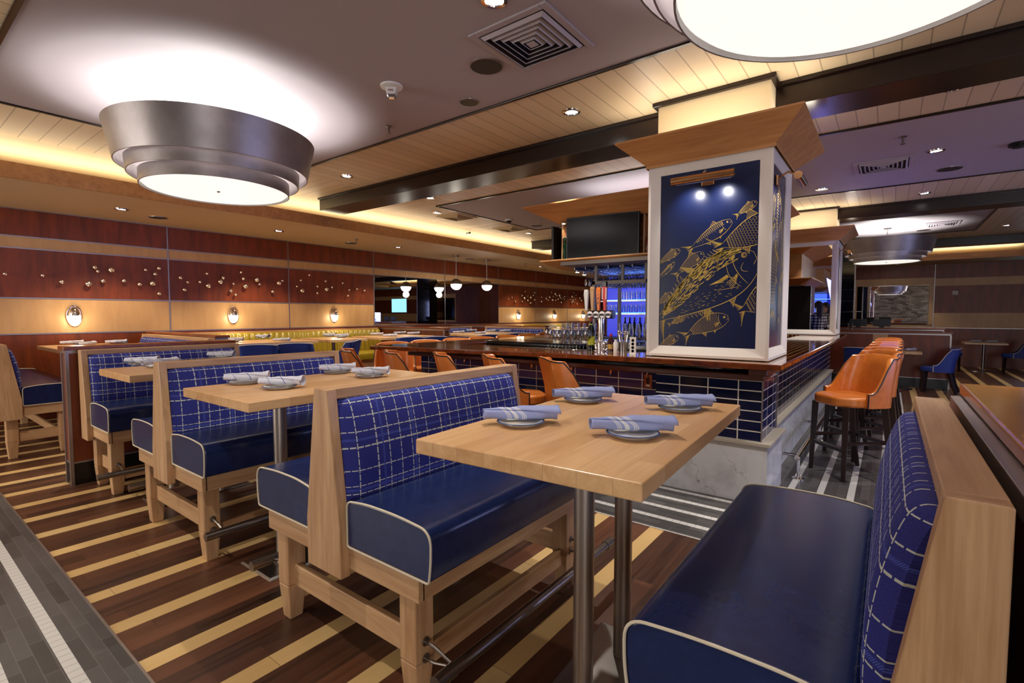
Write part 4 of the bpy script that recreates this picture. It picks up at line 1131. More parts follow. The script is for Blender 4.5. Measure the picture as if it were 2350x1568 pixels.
# picture lights
def piclight(label, loc, rz, L=.47):
    t = tag(empty('picture_light', loc, rz), label, 'picture light', 'brass picture lights on the columns')
    # local: wall behind at +y, lamp hangs toward -y
    MB().tube([(-L / 2, -.17, .0), (L / 2, -.17, .0)], .030, 18).build('lamp_tube', M['brass'], t, smooth=40)
    MB().box(-.05, .05, -.02, .0, -.03, .05).build('wall_plate', M['brass'], t, bevel=.006)
    MB().tube([(0, -.01, .03), (0, -.08, .07), (0, -.15, .035)], .008, 8).build('arm', M['brass'], t, smooth=1)
    MB().box(-L / 2 + .03, L / 2 - .03, -.162, -.142, -.031, -.027).build('lens', M['trimsteel'], t)
    M4 = Matrix.Rotation(rz, 4, 'Z'); 
    for u in (-.11, .11):
        p = Vector(loc) + M4 @ Vector((u, -.17, -.05)); tg = Vector(loc) + M4 @ Vector((u * 1.1, .0, -.20)); dv = tg - p
        lo_ = light('picture_beam', 'SPOT', p, 5.5, (1, .98, .97), .012, angle=R(105), blend=1.0); lo_.rotation_euler = dv.to_track_quat('-Z', 'Y').to_euler()
piclight('brass picture light over the fish mural facing the booths', (4.15, 1.19, 2.50), R(-90))
piclight('brass picture light on the right side of the nearer column, seen end on', (4.45, .755, 2.49), 0, .30)
piclight('small picture light on the right side of the farther column', (10.25, .755, 2.49), 0, .30)

# ================================================================== television cabinet over the bar
cab = tag(empty('television_cabinet', (6.0, 2.6, 0)), 'maple cabinet hung over the bar with flared top and bottom boards around a television', 'cabinet')
Y0, Y1, D = -1.1, 1.09, 2.0
def slab(x0, x1, y0, y1, z0, z1, nm='carcass', mt='mapleZ', par=None): return MB().box(x0, x1, y0, y1, z0, z1).build(nm, M[mt], par or cab, bevel=.003)
slab(.08, D, Y0, Y1, 2.19, 2.70, 'carcass', 'mapleY')
for y in (Y1 - .02, Y1 - .15, -.12 + 0.0, -.25): slab(0, .08, y, y + .02, 2.19, 2.70, 'divider')
slab(0, .08, -1.1, -.27, 2.19, 2.70, 'back_shelf_bay', 'mapleY') if False else None
def flare(z0, r0, z1, r1, nm):
    A = [(-r0, Y0 - r0), (D + r0, Y0 - r0), (D + r0, Y1 + r0), (-r0, Y1 + r0)]; B_ = [(-r1, Y0 - r1), (D + r1, Y0 - r1), (D + r1, Y1 + r1), (-r1, Y1 + r1)]
    q = MB().add([(a, b, z0) for a, b in A] + [(a, b, z1) for a, b in B_], [(i, (i + 1) % 4, 4 + (i + 1) % 4, 4 + i) for i in range(4)] + [(3, 2, 1, 0), (4, 5, 6, 7)])
    q.build(nm, M['crown'], cab)
flare(2.70, .02, 2.90, .40, 'flared_crown'); flare(2.06, -.02, 2.17, .22, 'flared_base'); slab(-.22, D + .22, Y0 - .22, Y1 + .22, 2.17, 2.19, 'bottom_board', 'crown'); slab(-.40, D + .4, Y0 - .4, Y1 + .4, 2.90, 2.915, 'top_board', 'crown')
slab(-.01, .08, Y1 - .13, Y1 - .02, 2.50, 2.515, 'shelf', 'white'); 
def tv(label, loc, rz, w=1.04, h=.60):
    t = tag(empty('television', loc, rz), label, 'television', 'dark televisions over the bar')
    MB().box(-w / 2, w / 2, 0, .04, 0, h).build('housing', M['black'], t, bevel=.004)
    MB().box(-w / 2 + .018, w / 2 - .018, -.003, 0, .03, h - .018).build('screen', M['screen'], t)
tv('large switched off television facing the booths above the bar', (5.90, 3.03, 2.165), R(-90 + 3), 1.02, .575)
tv('switched off television seen edge on at the left end of the bar cabinet', (6.45, 3.86, 2.165), R(180), .9, .52)
light('cabinet_uplight', 'AREA', (6.6, 2.6, 2.93), 8.0, (.93, .95, 1.0), sx=.8, sy=2.0, rot=(R(180), 0, 0))
light('cabinet_puck', 'SPOT', (5.97, 3.62, 2.66), 1.0, WARM, .02, angle=R(120))
o = MB().lathe([(1e-4, -.012), (.03, -.012), (.038, -.004), (.038, 0), (1e-4, 0)], n=18).build('puck_light', M['chrome'], smooth=1); o.location = (5.94, 3.62, 2.70); tag(o, 'tiny puck light under the cabinet crown left of the television', 'light')
MB().lathe([(1e-4, -.0135), (.024, -.0125), (1e-4, -.012)], n=14).build('lens', M['bulb'], o)

# ================================================================== bottles, glassware, taps
def bottle(label, loc, h=.30, r=.037, col=(20, 40, 18), lab=None, cap=(20, 20, 20), neck=.3, group=None, name='bottle', cat='bottle'):
    m_ = M.setdefault('bt%s' % (col,), Mat('bottle_glass', lin(*col), .08).m)
    o = MB().lathe([(1e-4, 0), (r, 0), (r, h * .58), (r * .85, h * .66), (r * .38, h * .76), (r * .34, h * .97), (1e-4, h * .97)], n=16).build(name, m_, smooth=45)
    o.location = loc; tag(o, label, cat, group)
    cm = M.setdefault('cp%s' % (cap,), Mat('bottle_foil', lin(*cap), .35).m)
    MB().lathe([(r * .37, h * .86), (r * .40, h), (1e-4, h)], n=12).build('cap', cm, o, smooth=45)
    if lab:
        lm = M.setdefault('lb%s' % (lab,), Mat('bottle_label', lin(*lab), .5).m)
        MB().lathe([(r * 1.012, h * .16), (r * 1.012, h * .42)], n=16).build('paper_label', lm, o, smooth=1)
        if len(lab) == 3 and h > .31: MB().lathe([(r * .42, h * .70), (r * .40, h * .78)], n=12).build('neck_label', lm, o, smooth=1)
    return o
bz = zt(2.4)
p = P(1356, 806, 1.08); bottle('dark bottle with yellow label and red foil standing on the bar', (4.43, p[1] * 4.43 / p[0], bz), .335, .038, (14, 20, 12), (206, 210, 60), (130, 20, 28))
bottle('dark bottle with a red top beside the sugar glass on the bar', (4.36, PX(1402, 800, 4.36)[1], bz), .17, .033, (52, 14, 12), (196, 160, 70), (190, 20, 20))
bottle('green necked liquor bottle on the cabinet shelf left of the television', (5.94, 3.60, 2.19), .31, .034, (10, 30, 16), None, (26, 70, 30))
bottle('red brown liquor bottle on the cabinet shelf touching the television', (5.93, 3.53, 2.19), .29, .036, (80, 22, 14), None, (30, 20, 18))
bottle('amber bottle on the cabinet shelf right of the television', (5.94, 2.40, 2.19), .29, .04, (90, 26, 10), None, (30, 20, 18))
# wine glasses standing along the bar
def wineglass(loc, label, flip=False, group='stemmed glasses in a row on the bar', nm='wine_glass', k=1.0):
    o = MB().lathe([(1e-4, 0), (.034 * k, 0), (.006, .006), (.0035, .02), (.0035, .085), (.012, .095), (.032 * k, .125), (.036 * k, .16), (.031 * k, .20), (.030 * k, .20), (.035 * k, .16), (.031 * k, .126), (.010, .098), (1e-4, .094)], n=14).build(nm, M['tglass'], smooth=1)
    o.location = loc; tag(o, label, 'glass', group)
    if flip: o.rotation_euler = (PI, 0, 0)
    return o
g0 = None
for i in range(13):
    x = 4.42 - (i % 2) * .07; y = PX(1258 + i * 8.1, 800, x)[1]
    lb = '%s clear stemmed glass from the left in the row on the bar' % ORD[i]
    if g0 is None: g0 = wineglass((x, y, zt(y)), lb)
    else: c = g0.copy(); C.objects.link(c); c.location = (x, y, zt(y)); c['label'] = lb
# tumblers stacked behind
def tumbler(loc, label, group, r=.036, h=.11):
    o = MB().lathe([(1e-4, 0), (r * .82, 0), (r, h), (r * .94, h), (r * .76, .008), (1e-4, .008)], n=14).build('tumbler', M['tglass'], smooth=40); o.location = loc; tag(o, label, 'glass', group); return o
bar_back = tag(empty('back_counter', (5.3, 2.6, 0)), 'steel back counter inside the bar carrying tumblers and the tap tower', 'counter')
MB().box(-.38, .4, -1.1, 1.2, .06, 1.08).build('cabinet', M['black'], bar_back); MB().box(-.4, .42, -1.12, 1.22, 1.08, 1.12).build('worktop', M['steel'], bar_back, bevel=.004)
MB().box(-.30, .1, -.45, .20, 1.12, 1.15).build('drip_tray', M['darksteel'], bar_back, bevel=.004)
tm = None
for r_, (y0_, n_, lb) in enumerate(((2.66, 6, 'left of the tap tower'), (2.02, 5, 'right of the tap tower'))):
    for k in range(2):
        for i in range(n_):
            loc = (5.02, y0_ + i * .075, 1.122 + k * .115); lt_ = '%s tumbler from the right in the %s layer, %s' % (ORD[i], ('lower', 'upper')[k], lb)
            if tm is None: tm = tumbler(loc, lt_, 'tumblers stacked on the back counter'); c = tm
            else: c = tm.copy(); C.objects.link(c); c.location = loc; c['label'] = lt_
M['crystal'] = Mat('cut_crystal', lin(200, 200, 205), .05, .6).m
q = MB(); rn = random.Random(5)
for i in range(60): a = rn.random() * 2 * PI; q.ball((.04 * math.cos(a), .055 * math.sin(a), .012 + rn.random() * .085), .011, 6, 4)
o = q.lathe([(1e-4, 0), (.05, 0), (.056, .1), (.05, .1), (.045, .01), (1e-4, .01)], n=16).build('garnish_dish', M['crystal'], smooth=1); o.location = (4.36, PX(1380, 800, 4.36)[1], zt(2.2)); tag(o, 'sparkling cut glass dish at the right end of the row of stemmed glasses', 'dish')
# caddy with straws and spoons
t = tag(empty('utensil_caddy', (4.36, PX(1430, 800, 4.36)[1], zt(2.0))), 'steel caddy of bar tools and straws beside the social media sign', 'caddy')
MB().lathe([(1e-4, 0), (.04, 0), (.045, .10), (.041, .10), (.036, .006), (1e-4, .006)], n=18).build('cup', M['steel'], t, smooth=1)
q = MB()
for i in range(8): a = i * .8; q.tube([(.02 * math.cos(a), .02 * math.sin(a), .01), (.045 * math.cos(a), .045 * math.sin(a), .17 + .01 * (i % 3))], .004, 6).ball((.046 * math.cos(a), .046 * math.sin(a), .175 + .01 * (i % 3)), .012, 8, 5)
q.build('bar_spoon', M['chrome'], t, smooth=1)
o = MB().lathe([(1e-4, 0), (.022, 0), (.024, .09), (.012, .105), (.012, .12), (1e-4, .12)], n=14).build('salt_shaker', M['white'], smooth=40); o.location = (4.30, PX(1413, 800, 4.30)[1], zt(2)); tag(o, 'white shaker on the bar left of the caddy', 'shaker')
# card with round marks
t = tag(empty('counter_card', (4.18, PX(1452, 800, 4.18)[1], zt(1.8)), R(-90)), 'small white upright card with red, black and blue round marks on the bar', 'sign')
MB().box(-.03, .03, 0, .004, 0, .155).box(-.03, .03, -.01, .03, 0, .004).build('card', M['white'], t)
for z, c in ((.125, (190, 50, 50)), (.093, (30, 30, 34)), (.061, (60, 140, 200)), (.030, (150, 170, 190))):
    m_ = Mat('round_mark', lin(*c), .5).m; MB().lathe([(1e-4, 0), (.013, 0)], n=20).xf(Matrix.Translation((0, -.0006, z)) @ Matrix.Rotation(R(90), 4, 'X')).build('round_mark', m_, t)
# point of sale terminal
t = tag(empty('sales_terminal', (5.28, 1.98, 1.12), R(-60)), 'dark point of sale terminal with white printer beside the mural column', 'terminal')
MB().box(-.16, .16, -.03, .01, .22, .46).build('display', M['black'], t, bevel=.006); MB().frus((-.09, .09, -.02, .12), 0, (-.03, .03, 0, .04), .25).build('stand', M['black'], t, bevel=.004)
MB().box(-.14, .12, -.32, -.08, .05, .17).build('printer', M['white'], t, bevel=.02)
# tap tower
t = tag(empty('tap_tower', (4.95, 2.53, .985), R(-90)), 'chrome beer tower with four tall tap handles', 'beer tap')
MB().tube([(0, 0, .167), (0, 0, .42)], .034, 20).build('tower_post', M['chrome'], t, smooth=1)
MB().tube([(-.15, 0, .46), (.15, 0, .46)], .045, 18).build('crossbar', M['steel'], t, smooth=40)
hs = [((-.11), (208, 205, 198), 'white_tap_handle'), (-.037, (176, 136, 92), 'wooden_tap_handle'), (.037, (216, 112, 24), 'orange_tap_handle'), (.11, (190, 44, 38), 'red_tap_handle')]
for x, c, nm in hs:
    fz = MB().lathe([(1e-4, 0), (.036, 0), (.036, .008), (1e-4, .008)], n=20).xf(Matrix.Translation((x, -.05, .46)) @ Matrix.Rotation(R(90), 4, 'X'))
    fz.tube([(x, -.05, .46), (x, -.13, .455), (x, -.15, .40)], [.014, .012, .008], 10).build('faucet', M['trimsteel'], t, smooth=1)
    ln = {'white_tap_handle': .23, 'wooden_tap_handle': .26, 'orange_tap_handle': .25, 'red_tap_handle': .31}[nm]
    hd = MB().frus((x - .013, x + .013, -.145, -.125), .50, (x - .026, x + .026, -.155, -.125), .50 + ln * .85).frus((x - .026, x + .026, -.155, -.125), .50 + ln * .85, (x - .02, x + .02, -.15, -.13), .50 + ln)
    h_ = hd.build('tap_handle', Mat(nm, lin(*c), .4).m, t, bevel=.004); h_['label'] = nm.replace('_', ' ')
    if nm[0] == 'o':
        for k, ch in enumerate('IPA'): text('lettering', ch, .036, M['black'], h_, Matrix.Translation((x, -.1575 + k * .003, .50 + ln * .68 - k * .042)) @ Matrix.Rotation(R(90), 4, 'X'))
    if nm[0] == 'r':
        MB().frus((x - .028, x + .028, -.157, -.124), .50 + ln * .82, (x - .024, x + .024, -.157, -.124), .50 + ln).build('crest', M['screen'], h_, bevel=.004); MB().box(x - .026, x - .018, -.1565, -.15, .62, .74).box(x + .018, x + .026, -.1565, -.15, .62, .74).build('white_border', M['white'], h_)
# black glass cooler behind the bar, front left
o = MB().box(0, .5, 0, 1.30, 0, .17).build('ice_bin_cover', M['screen'], bevel=.02); o.location = (4.60, 2.60, .96); tag(o, 'long black glossy bin cover inside the bar behind the stemmed glasses', 'bin')
MB().box(-.02, .52, -.02, 1.37, -.95, 0).build('body', M['black'], o)
# back bar with blue light
bb = tag(empty('back_bar', (7.3, 2.6, 0)), 'back bar shelves glowing blue with bottles and rows of glasses', 'back bar')
MB().box(.05, .06, -1.2, 1.05, .94, 2.04).build('lit_back_panel', M['blueback'], bb)
MB().box(.06, .14, -1.22, 1.07, .94, 2.055).build('rear_casing', M['black'], bb)
MB().box(-.35, .3, -1.2, 1.05, 0, 1.10).build('base_cabinet', M['black'], bb)
for z in (1.44, 1.64, 1.86):
    s_ = MB().box(-.22, .05, -1.2, 1.05, z, z + .018).build('glass_shelf', M['steel'], bb); MB().box(.02, .045, -1.2, 1.05, z + .02, z + .032).build('light_strip', M['shelf_led'], s_)
light('back_bar_glow', 'AREA', (7.2, 2.6, 1.6), 5, (.12, .25, 1), sx=2.2, sy=.9, rot=(R(90), 0, R(90)))
light('back_bar_glow', 'AREA', (8.6, .9, 1.9), 7, (.22, .25, 1), sx=1.5, sy=.4, rot=(R(-100), 0, 0))
cols = [(20, 50, 30), (150, 90, 40), (180, 180, 190), (60, 20, 20), (30, 60, 120), (120, 60, 20), (16, 18, 16)]
rb = random.Random(11); first = {}
for z, n_, lb, y0_ in ((1.46, 12, 'liquor bottle on the lower blue lit shelf, counted', 1.55), (1.10, 22, 'dark bottle in the row before the blue light, counted', 1.5)):
    for i in range(n_):
        c = cols[rb.randrange(7)] if z > 1.2 else (18, 14, 18); key = (c, z)
        y = y0_ + i * .085 + rb.random() * .01
        lb_ = '%s %s from the right' % (ORD[i], lb)
        if key not in first: first[key] = bottle(lb_, (7.2 + rb.random() * .05, y, z), .30 * (.62 if z > 1.2 else 1.0), .033, c, None, (30, 24, 24), group='bottles on the back bar')
        else: copy_tree(first[key], (7.2 + rb.random() * .05, y, z))['label'] = lb_
sg = None
M['blueglass'] = Mat('blue_lit_glass', lin(60, 80, 190), .05, 0, .8).m
for z, lb in ((1.66, 'on the middle blue lit shelf'), (1.46, 'on the lower blue lit shelf')):
    for k in range(2):
        for i in range(22 if z > 1.5 else 12):
            y = (1.55 if z > 1.5 else 2.62) + i * .082; loc = (7.10 + .09 * k, y, z); ls_ = '%s small glass from the right, %s row, %s' % (ORD[i], ('front', 'rear')[k], lb)
            if sg is None: sg = MB().lathe([(1e-4, 0), (.026, 0), (.032, .13), (.028, .13), (.022, .01), (1e-4, .01)], n=10).build('shelf_glass', M['tglass'], smooth=40); c = sg; tag(c, ls_, 'glass', 'glasses on the blue lit shelves')
            else: c = sg.copy(); C.objects.link(c)
            c.location = loc; c['label'] = ls_
# steel frame and hanging glass rack
rk = tag(empty('glass_rack', (5.35, 2.5, 0)), 'steel frame with hanging stemware racks under the television cabinet', 'glass rack')
MB().box(-.02, .02, .31, .35, 1.12, 1.84).box(-.02, .02, -.36, -.32, 1.12, 1.84).box(-.02, .02, -.36, .35, 1.80, 1.84).box(1.3, 1.34, .60, .64, .94, 2.06).build('frame', M['greypaint'], rk)
MB().box(-.015, .015, .29, .32, 1.84, 2.06).box(-.015, .015, -.05, -.02, 1.84, 2.06).box(-.015, .015, -.33, -.30, 1.84, 2.06).box(-.3, .9, -.6, .62, 2.02, 2.06).build('hanger', M['greypaint'], rk)
q = MB()
for i in range(9): q.box(.0, .95, -.60 + i * .15, -.596 + i * .15, 1.99, 2.02)
q.build('rail', M['steel'], rk)
hg = None
for i in range(9):
    for j in range(9):
        loc = (5.42 + j * .10, 1.97 + i * .15 * .82, 1.99); lb = 'upside down hanging stemmed glass, %s row back, %s from the right, over the taps' % (ORD[j], ORD[i])
        if hg is None: hg = wineglass(loc, lb, True, 'glasses hanging over the bar', 'hanging_glass', 1.15)
        else: c = hg.copy(); C.objects.link(c); c.location = loc; c['label'] = lb
for x, y, lb in ((*P(1325, 622, 2.03), 'small spotlight clipped left of the hanging glass rack'), (*P(1341, 628, 2.03), 'small spotlight at the corner of the hanging glass rack')):
    o = MB().tube([(0, 0, 0), (0, 0, -.05)], .03, 14).build('spot_lamp', M['steel'], smooth=1); o.location = (x, y, 2.06); tag(o, lb, 'spotlight')
    MB().lathe([(1e-4, -.051), (.024, -.051)], n=14).build('lens', M['bulb'], o)
# ================================================================== wall studs
def studs():
    src = {}
    A = [(68, 403, 's'), (575, 423, 's'), (833, 511, 'm'), (1280, 315, 'm'), (1320, 368, 's'), (1502, 350, 'l'), (1195, 537, 'l'), (1390, 499, 'm'), (1672, 497, 'm'), (1882, 544, 'm'), (1963, 348, 's'), (2092, 407, 'm'), (2142, 328, 'm'), (2057, 532, 'l'), (2147, 669, 'm')]
    B_ = [(167, 183, 'm'), (248, 233, 's'), (212, 318, 'm'), (384, 231, 's'), (463, 137, 's'), (480, 274, 'l'), (616, 229, 'l'), (648, 184, 'm'), (763, 251, 's'), (736, 330, 'm'), (788, 373, 's'), (847, 122, 's'), (873, 194, 'm'), (897, 280, 'l'), (1024, 207, 'l'), (1056, 257, 's'), (1203, 339, 'm'), (1271, 243, 'l'), (1313, 218, 's')]
    C_ = [(1476, 280, 's'), (1520, 212, 's'), (1535, 328, 'l'), (1613, 153, 's'), (1705, 281, 's'), (1703, 355, 's'), (1797, 223, 's'), (1806, 313, 'l'), (1870, 290, 's'), (1990, 244, 's'), (2063, 322, 's'), (2048, 387, 's'), (2150, 312, 's'), (2234, 328, 's')]
    D_ = [(363, 652, 's'), (442, 613, 's'), (521, 701, 'm'), (668, 572, 'm'), (735, 486, 's'), (718, 628, 'l'), (672, 700, 's'), (793, 583, 's'), (794, 681, 'm'), (857, 611, 'l'), (857, 738, 'm'), (918, 569, 's'), (944, 507, 'm'), (945, 663, 'm')]
    E_ = [(1109, 602, 's'), (1102, 704, 'm'), (1204, 629, 'l'), (1252, 671, 's'), (1284, 607, 'l'), (1328, 498, 's'), (1359, 596, 's'), (1349, 665, 'l'), (1408, 530, 'l'), (1419, 675, 's'), (1447, 576, 's'), (1473, 652, 's'), (1504, 566, 'l'), (1526, 617, 's'), (1550, 640, 's'), (1548, 720, 'm'), (1599, 629, 'm'), (1622, 592, 's'), (1622, 660, 's')]
    F_ = [(1753, 652, 's'), (1785, 597, 'l'), (1827, 515, 'm'), (1835, 613, 's'), (1809, 679, 'm'), (1790, 719, 'l'), (1845, 722, 's'), (1864, 657, 's'), (1879, 560, 's'), (1902, 758, 's'), (1960, 630, 'l'), (1995, 684, 'm'), (2045, 568, 's'), (2079, 645, 'm'), (2108, 722, 's')]
    sets = [(A, 5.875, 0, 560, 'over the first wall lamp'), (B_, 4.896, 380, 600, 'over the second wall lamp'), (C_, 4.896, 380, 600, 'over the third wall lamp'),
            (D_, 9.79, 1130, 620, 'first right of the mirror'), (E_, 9.79, 1130, 620, 'second right of the mirror'), (F_, 9.79, 1130, 620, 'nearest the bar frame')]
    rad = {'s': .023, 'm': .030, 'l': .043}; word = {'s': 'small', 'm': 'medium', 'l': 'large'}
    for pts, k, ox, oy, wh in sets:
        cnt = {}
        for a, b, sz in sorted(pts):
            cnt[sz] = cnt.get(sz, 0) + 1
            loc = PY(ox + a / k, oy + b / k, WY - T - .055)
            if sz not in src:
                o = MB().ball((0, 0, 0), rad[sz], 20, 12).build('wall_stud', M['stud'], smooth=1); MB().tube([(0, 0, 0), (0, .055, 0)], .008, 8).build('pin', M['darksteel'], o, smooth=1)
                src[sz] = o; c = o
            else: c = copy_tree(src[sz])
            c.location = loc; tag(c, '%s %s chrome ball stud from the left on the panel %s' % (ORD[cnt[sz] - 1], word[sz], wh), 'wall ornament', '%s ball studs %s' % (word[sz], wh))
studs()
# oval sconces
def sconce(x, z, lb, pw=1.0):
    t = tag(empty('wall_sconce', (x, WY - T, z)), lb, 'wall lamp', 'oval chrome wall lamps')
    el = lambda a, b, y, n=36: [(a * math.cos(2 * PI * i / n), y, b * math.sin(2 * PI * i / n)) for i in range(n)]
    q = MB(); rs = [el(.0925, .158, 0), el(.0925, .158, -.012), el(.084, .148, -.026), el(.074, .136, -.024)]; q.grid(rs, closed=True); q.f.append(tuple(range(3 * 36, 4 * 36))); q.build('oval_rim', M['chrome'], t, smooth=1)
    up = MB(); rows = [[(.073 * math.cos(a) * math.cos(b), -.024 - .075 * math.sin(b), .134 * math.sin(a) * math.cos(b) + 0) for a in [PI * i / 16 for i in range(17)]] for b in [PI / 2 * j / 8 for j in range(9)]]
    up.grid(rows).build('hood', M['chrome'], t, smooth=1)
    dn = MB(); rows = [[(.072 * math.cos(a) * math.cos(b), -.024 - .072 * math.sin(b), .132 * math.sin(a) * math.cos(b)) for a in [-PI + PI * i / 16 for i in range(17)]] for b in [PI / 2 * j / 8 for j in range(9)]]
    dn.grid(rows).build('frosted_shade', M['globe'], t, smooth=1)
    light('sconce_lamp', 'POINT', (x, WY - .20, z - .06), 2.2 * pw, (1, .84, .58), .05)
for x, lb in ((1.88, 'oval chrome wall lamp nearest the left edge of the photo'), (4.04, 'oval chrome wall lamp, second from the left'), (6.05, 'oval chrome wall lamp just left of the wide wall mirror'),
    (12.51, 'oval chrome wall lamp, first right of the wide wall mirror'), (14.61, 'oval chrome wall lamp, second right of the wide wall mirror'), (16.62, 'oval chrome wall lamp closest to the bar frame, farthest along the wall')):
    sconce(x, 1.425, lb)
# globe pendants
def globe(x, y, zc, lb, top=ZS, r=.135):
    t = tag(empty('globe_pendant', (x, y, top)), lb, 'pendant light', 'half chrome globe pendants'); c = zc - top
    MB().lathe([(1e-4, -.02), (.075, -.02), (.08, 0), (1e-4, 0)], n=24).tube([(0, 0, -.01), (0, 0, c + r)], .007, 8).build('canopy_and_rod', M['steel'], t, smooth=40)
    MB().lathe([(r * math.cos(a), c + r * math.sin(a)) for a in [PI / 2 * i / 10 for i in range(11)]], n=28).build('chrome_cap', M['steel'], t, smooth=1)
    MB().lathe([(r * .985 * math.cos(a), c + r * .985 * math.sin(a)) for a in [-PI / 2 + PI / 2 * i / 10 * .999 for i in range(11)]], n=28).build('glass_bowl', M['globe'], t, smooth=1)
    light('globe_lamp', 'POINT', (x, y, zc - .2), 5, (1, .9, .75), .08)
globe(8.78, 8.36, 2.165, 'half chrome globe pendant in front of the wall mirror, left one')
globe(9.96, 8.39, 2.19, 'half chrome globe pendant in front of the wall mirror, right one')

# ================================================================== plates and napkin rolls
def plate_proto():
    p = MB().lathe([(1e-4, .004), (.05, .004), (.055, 0), (.06, .002), (.078, .011), (.0835, .014), (.079, .0165), (.06, .009), (.05, .0075), (1e-4, .0075)], n=40).build('side_plate', M['china'], smooth=50)
    MB().lathe([(.0815, .0128), (.0855, .0145), (.083, .0172), (.0785, .0170)], n=40, closed=True).build('glazed_rim', M['rim'], p, smooth=1)
    return p
def roll_proto(mat, L=.255, seed=1, r0=.018, r1=.031):
    "a napkin rolled loosely round cutlery: spiral section, wider and open at one end"
    rn = random.Random(seed); q = MB(); n = 72; rows = []; K = 34
    for i in range(K):
        u = i / (K - 1); x = (u - .5) * L
        rr_ = r0 + (r1 - r0) * (u ** .8) + .0022 * math.sin(u * 11 + seed) + .0016 * math.sin(u * 23 + 2 * seed)
        bend = .010 * math.sin(PI * u); row = []
        for j in range(n + 1):
            v = j / n; a = v * 2 * PI * 2.2 + u * 1.3 + .5
            k = .34 + .66 * min(1, v * 1.45); k *= 1 - .07 * math.sin(2 * a + u * 5 + seed) - .03 * math.sin(5 * a - u * 9)
            xx = x + (.026 * v - .006) * (u - .5) * 2 * (1 if u > .5 else .45)
            row.append((xx, math.cos(a) * rr_ * k * 1.18 + bend, math.sin(a) * rr_ * k * .74))
        rows.append(row)
    q.grid(rows); zmin = min(v[2] for v in q.v); q.v = [(a, b, c - zmin) for a, b, c in q.v]
    return q.build('napkin_roll', mat, smooth=75, solid=.0018)
PL = plate_proto(); PL.data.transform(Matrix.Scale(1.07, 4))
for _c in PL.children: _c.data.transform(Matrix.Scale(1.07, 4))
NB = roll_proto(M['napkin_blue'], .265, 1, .020, .040); NW = roll_proto(M['napkin_white'], .225, 2, .021, .037)
used = set()
def setting(x, y, h, ang, lab_p, lab_n, kind='b', plate=True, off=(0, 0), grp=None, flat=False):
    z = h
    if plate:
        p = PL if 'P' not in used else copy_tree(PL); used.add('P'); p.location = (x, y, h); p.rotation_euler = (0, 0, 0); tag(p, lab_p, 'plate', 'side plates'); z = h + .0085
    src = NB if kind == 'b' else NW
    n = src if kind not in used else copy_tree(src); used.add(kind); n.location = (x + off[0] + (.014 if plate else 0), y + off[1] + (.016 if plate else 0), z + (.004 if plate else .001)); n.rotation_euler = (0, 0, R(ang)); tag(n, lab_n, 'napkin', grp or 'rolled napkins')
for px_, py_, a, w_, dx in ((1195, 975, -47, 'left front', (0, 0)), (1338, 922, -47, 'left rear', (0, 0)), (1452, 1002, -53, 'right front', (0, 0)), (1560, 942, -54, 'right rear', (0, 0))):
    x, y = P(px_, py_, 1.03)
    setting(x, y, 1.03, a, 'small white plate under the napkin at the %s of the nearest table' % w_, 'periwinkle striped napkin roll at the %s of the nearest table' % w_, 'b', off=dx)
for px_, py_, a, w_ in ((562, 881, -38, 'front left'), (642, 892, -50, 'front right, two thin dark lines on it'), (772, 857, -38, 'rear left'), (848, 866, -50, 'rear right')):
    x, y = P(px_, py_, 1.03)
    setting(x, y, 1.03, a, 'white plate %s on the second booth table' % w_.split(',')[0], 'white napkin roll %s on the second booth table' % w_, 'w', grp='white napkin rolls on the second booth table')
for px_, py_, a, w_ in ((322, 838, -40, 'at the front edge'), (505, 823, -48, 'at the rear, over the second bench back'), (362, 843, 10, 'half hidden by the second bench frame')):
    x, y = P(px_, py_, 1.03); setting(x, y, 1.03, a, 'white plate %s of the third booth table' % w_, 'white napkin roll %s of the third booth table' % w_, 'w', grp='white napkin rolls on the third booth table')
for px_, py_, a, w_ in ((164, 791, 10, 'nearest the left edge of the photo'), (196, 794, 60, 'second from left'), (235, 785, 5, 'third from left'), (266, 789, 0, 'fourth from left')):
    x, y = P(px_, py_, 1.03); setting(x, y, 1.03, a - 25, '', 'lavender napkin lying on the long wall table, %s' % w_, 'w', plate=False, grp='napkins on the long wall table')
for px_, py_, a, w_, pl in ((536, 785, -40, 'beside the partition end', 1), (601, 777, -60, 'left of a pair behind the leftmost blue chairs', 1), (646, 784, -45, 'right of a pair behind the leftmost blue chairs', 0),
    (755, 773, -60, 'left of a pair on the table with the profile blue chair', 1), (783, 775, -35, 'right of a pair on the table with the profile blue chair', 1),
    (864, 770, -40, 'first of four before the wood partition', 0), (895, 773, -38, 'second of four before the wood partition', 0), (917, 767, -38, 'third of four before the wood partition', 0), (948, 768, -38, 'fourth of four before the wood partition', 0),
    (1052, 765, -40, 'leftmost on the corner booth table', 0), (1082, 761, -55, 'second on the corner booth table', 0), (1101, 767, -20, 'third on the corner booth table', 0), (1124, 762, -40, 'fourth on the corner booth table', 0), (1158, 762, -40, 'rightmost on the corner booth table', 0),
    (1254, 757, -40, 'on the left table at the distant mustard banquette', 0), (1268, 752, -40, 'at the back of the left table at the distant mustard banquette', 0), (1302, 753, -40, 'on the right table at the distant mustard banquette, left', 0), (1322, 748, -40, 'on the right table at the distant mustard banquette, right', 0)):
    x, y = P(px_, py_, 1.03)
    setting(x, y, 1.03, a, 'white plate, %s' % w_, 'white rolled napkin %s' % w_, 'w', plate=bool(pl), grp='napkin rolls at the wall tables')
setting(12.33, -.32, .735, -35, '', 'lavender napkin on the low table behind the orange stools', 'w', plate=False)
setting(17.1, -1.72, .735, -50, '', 'lavender napkin on the far low table, left one', 'w', plate=False); setting(17.2, -2.03, .735, -50, '', 'lavender napkin on the far low table, right one', 'w', plate=False)

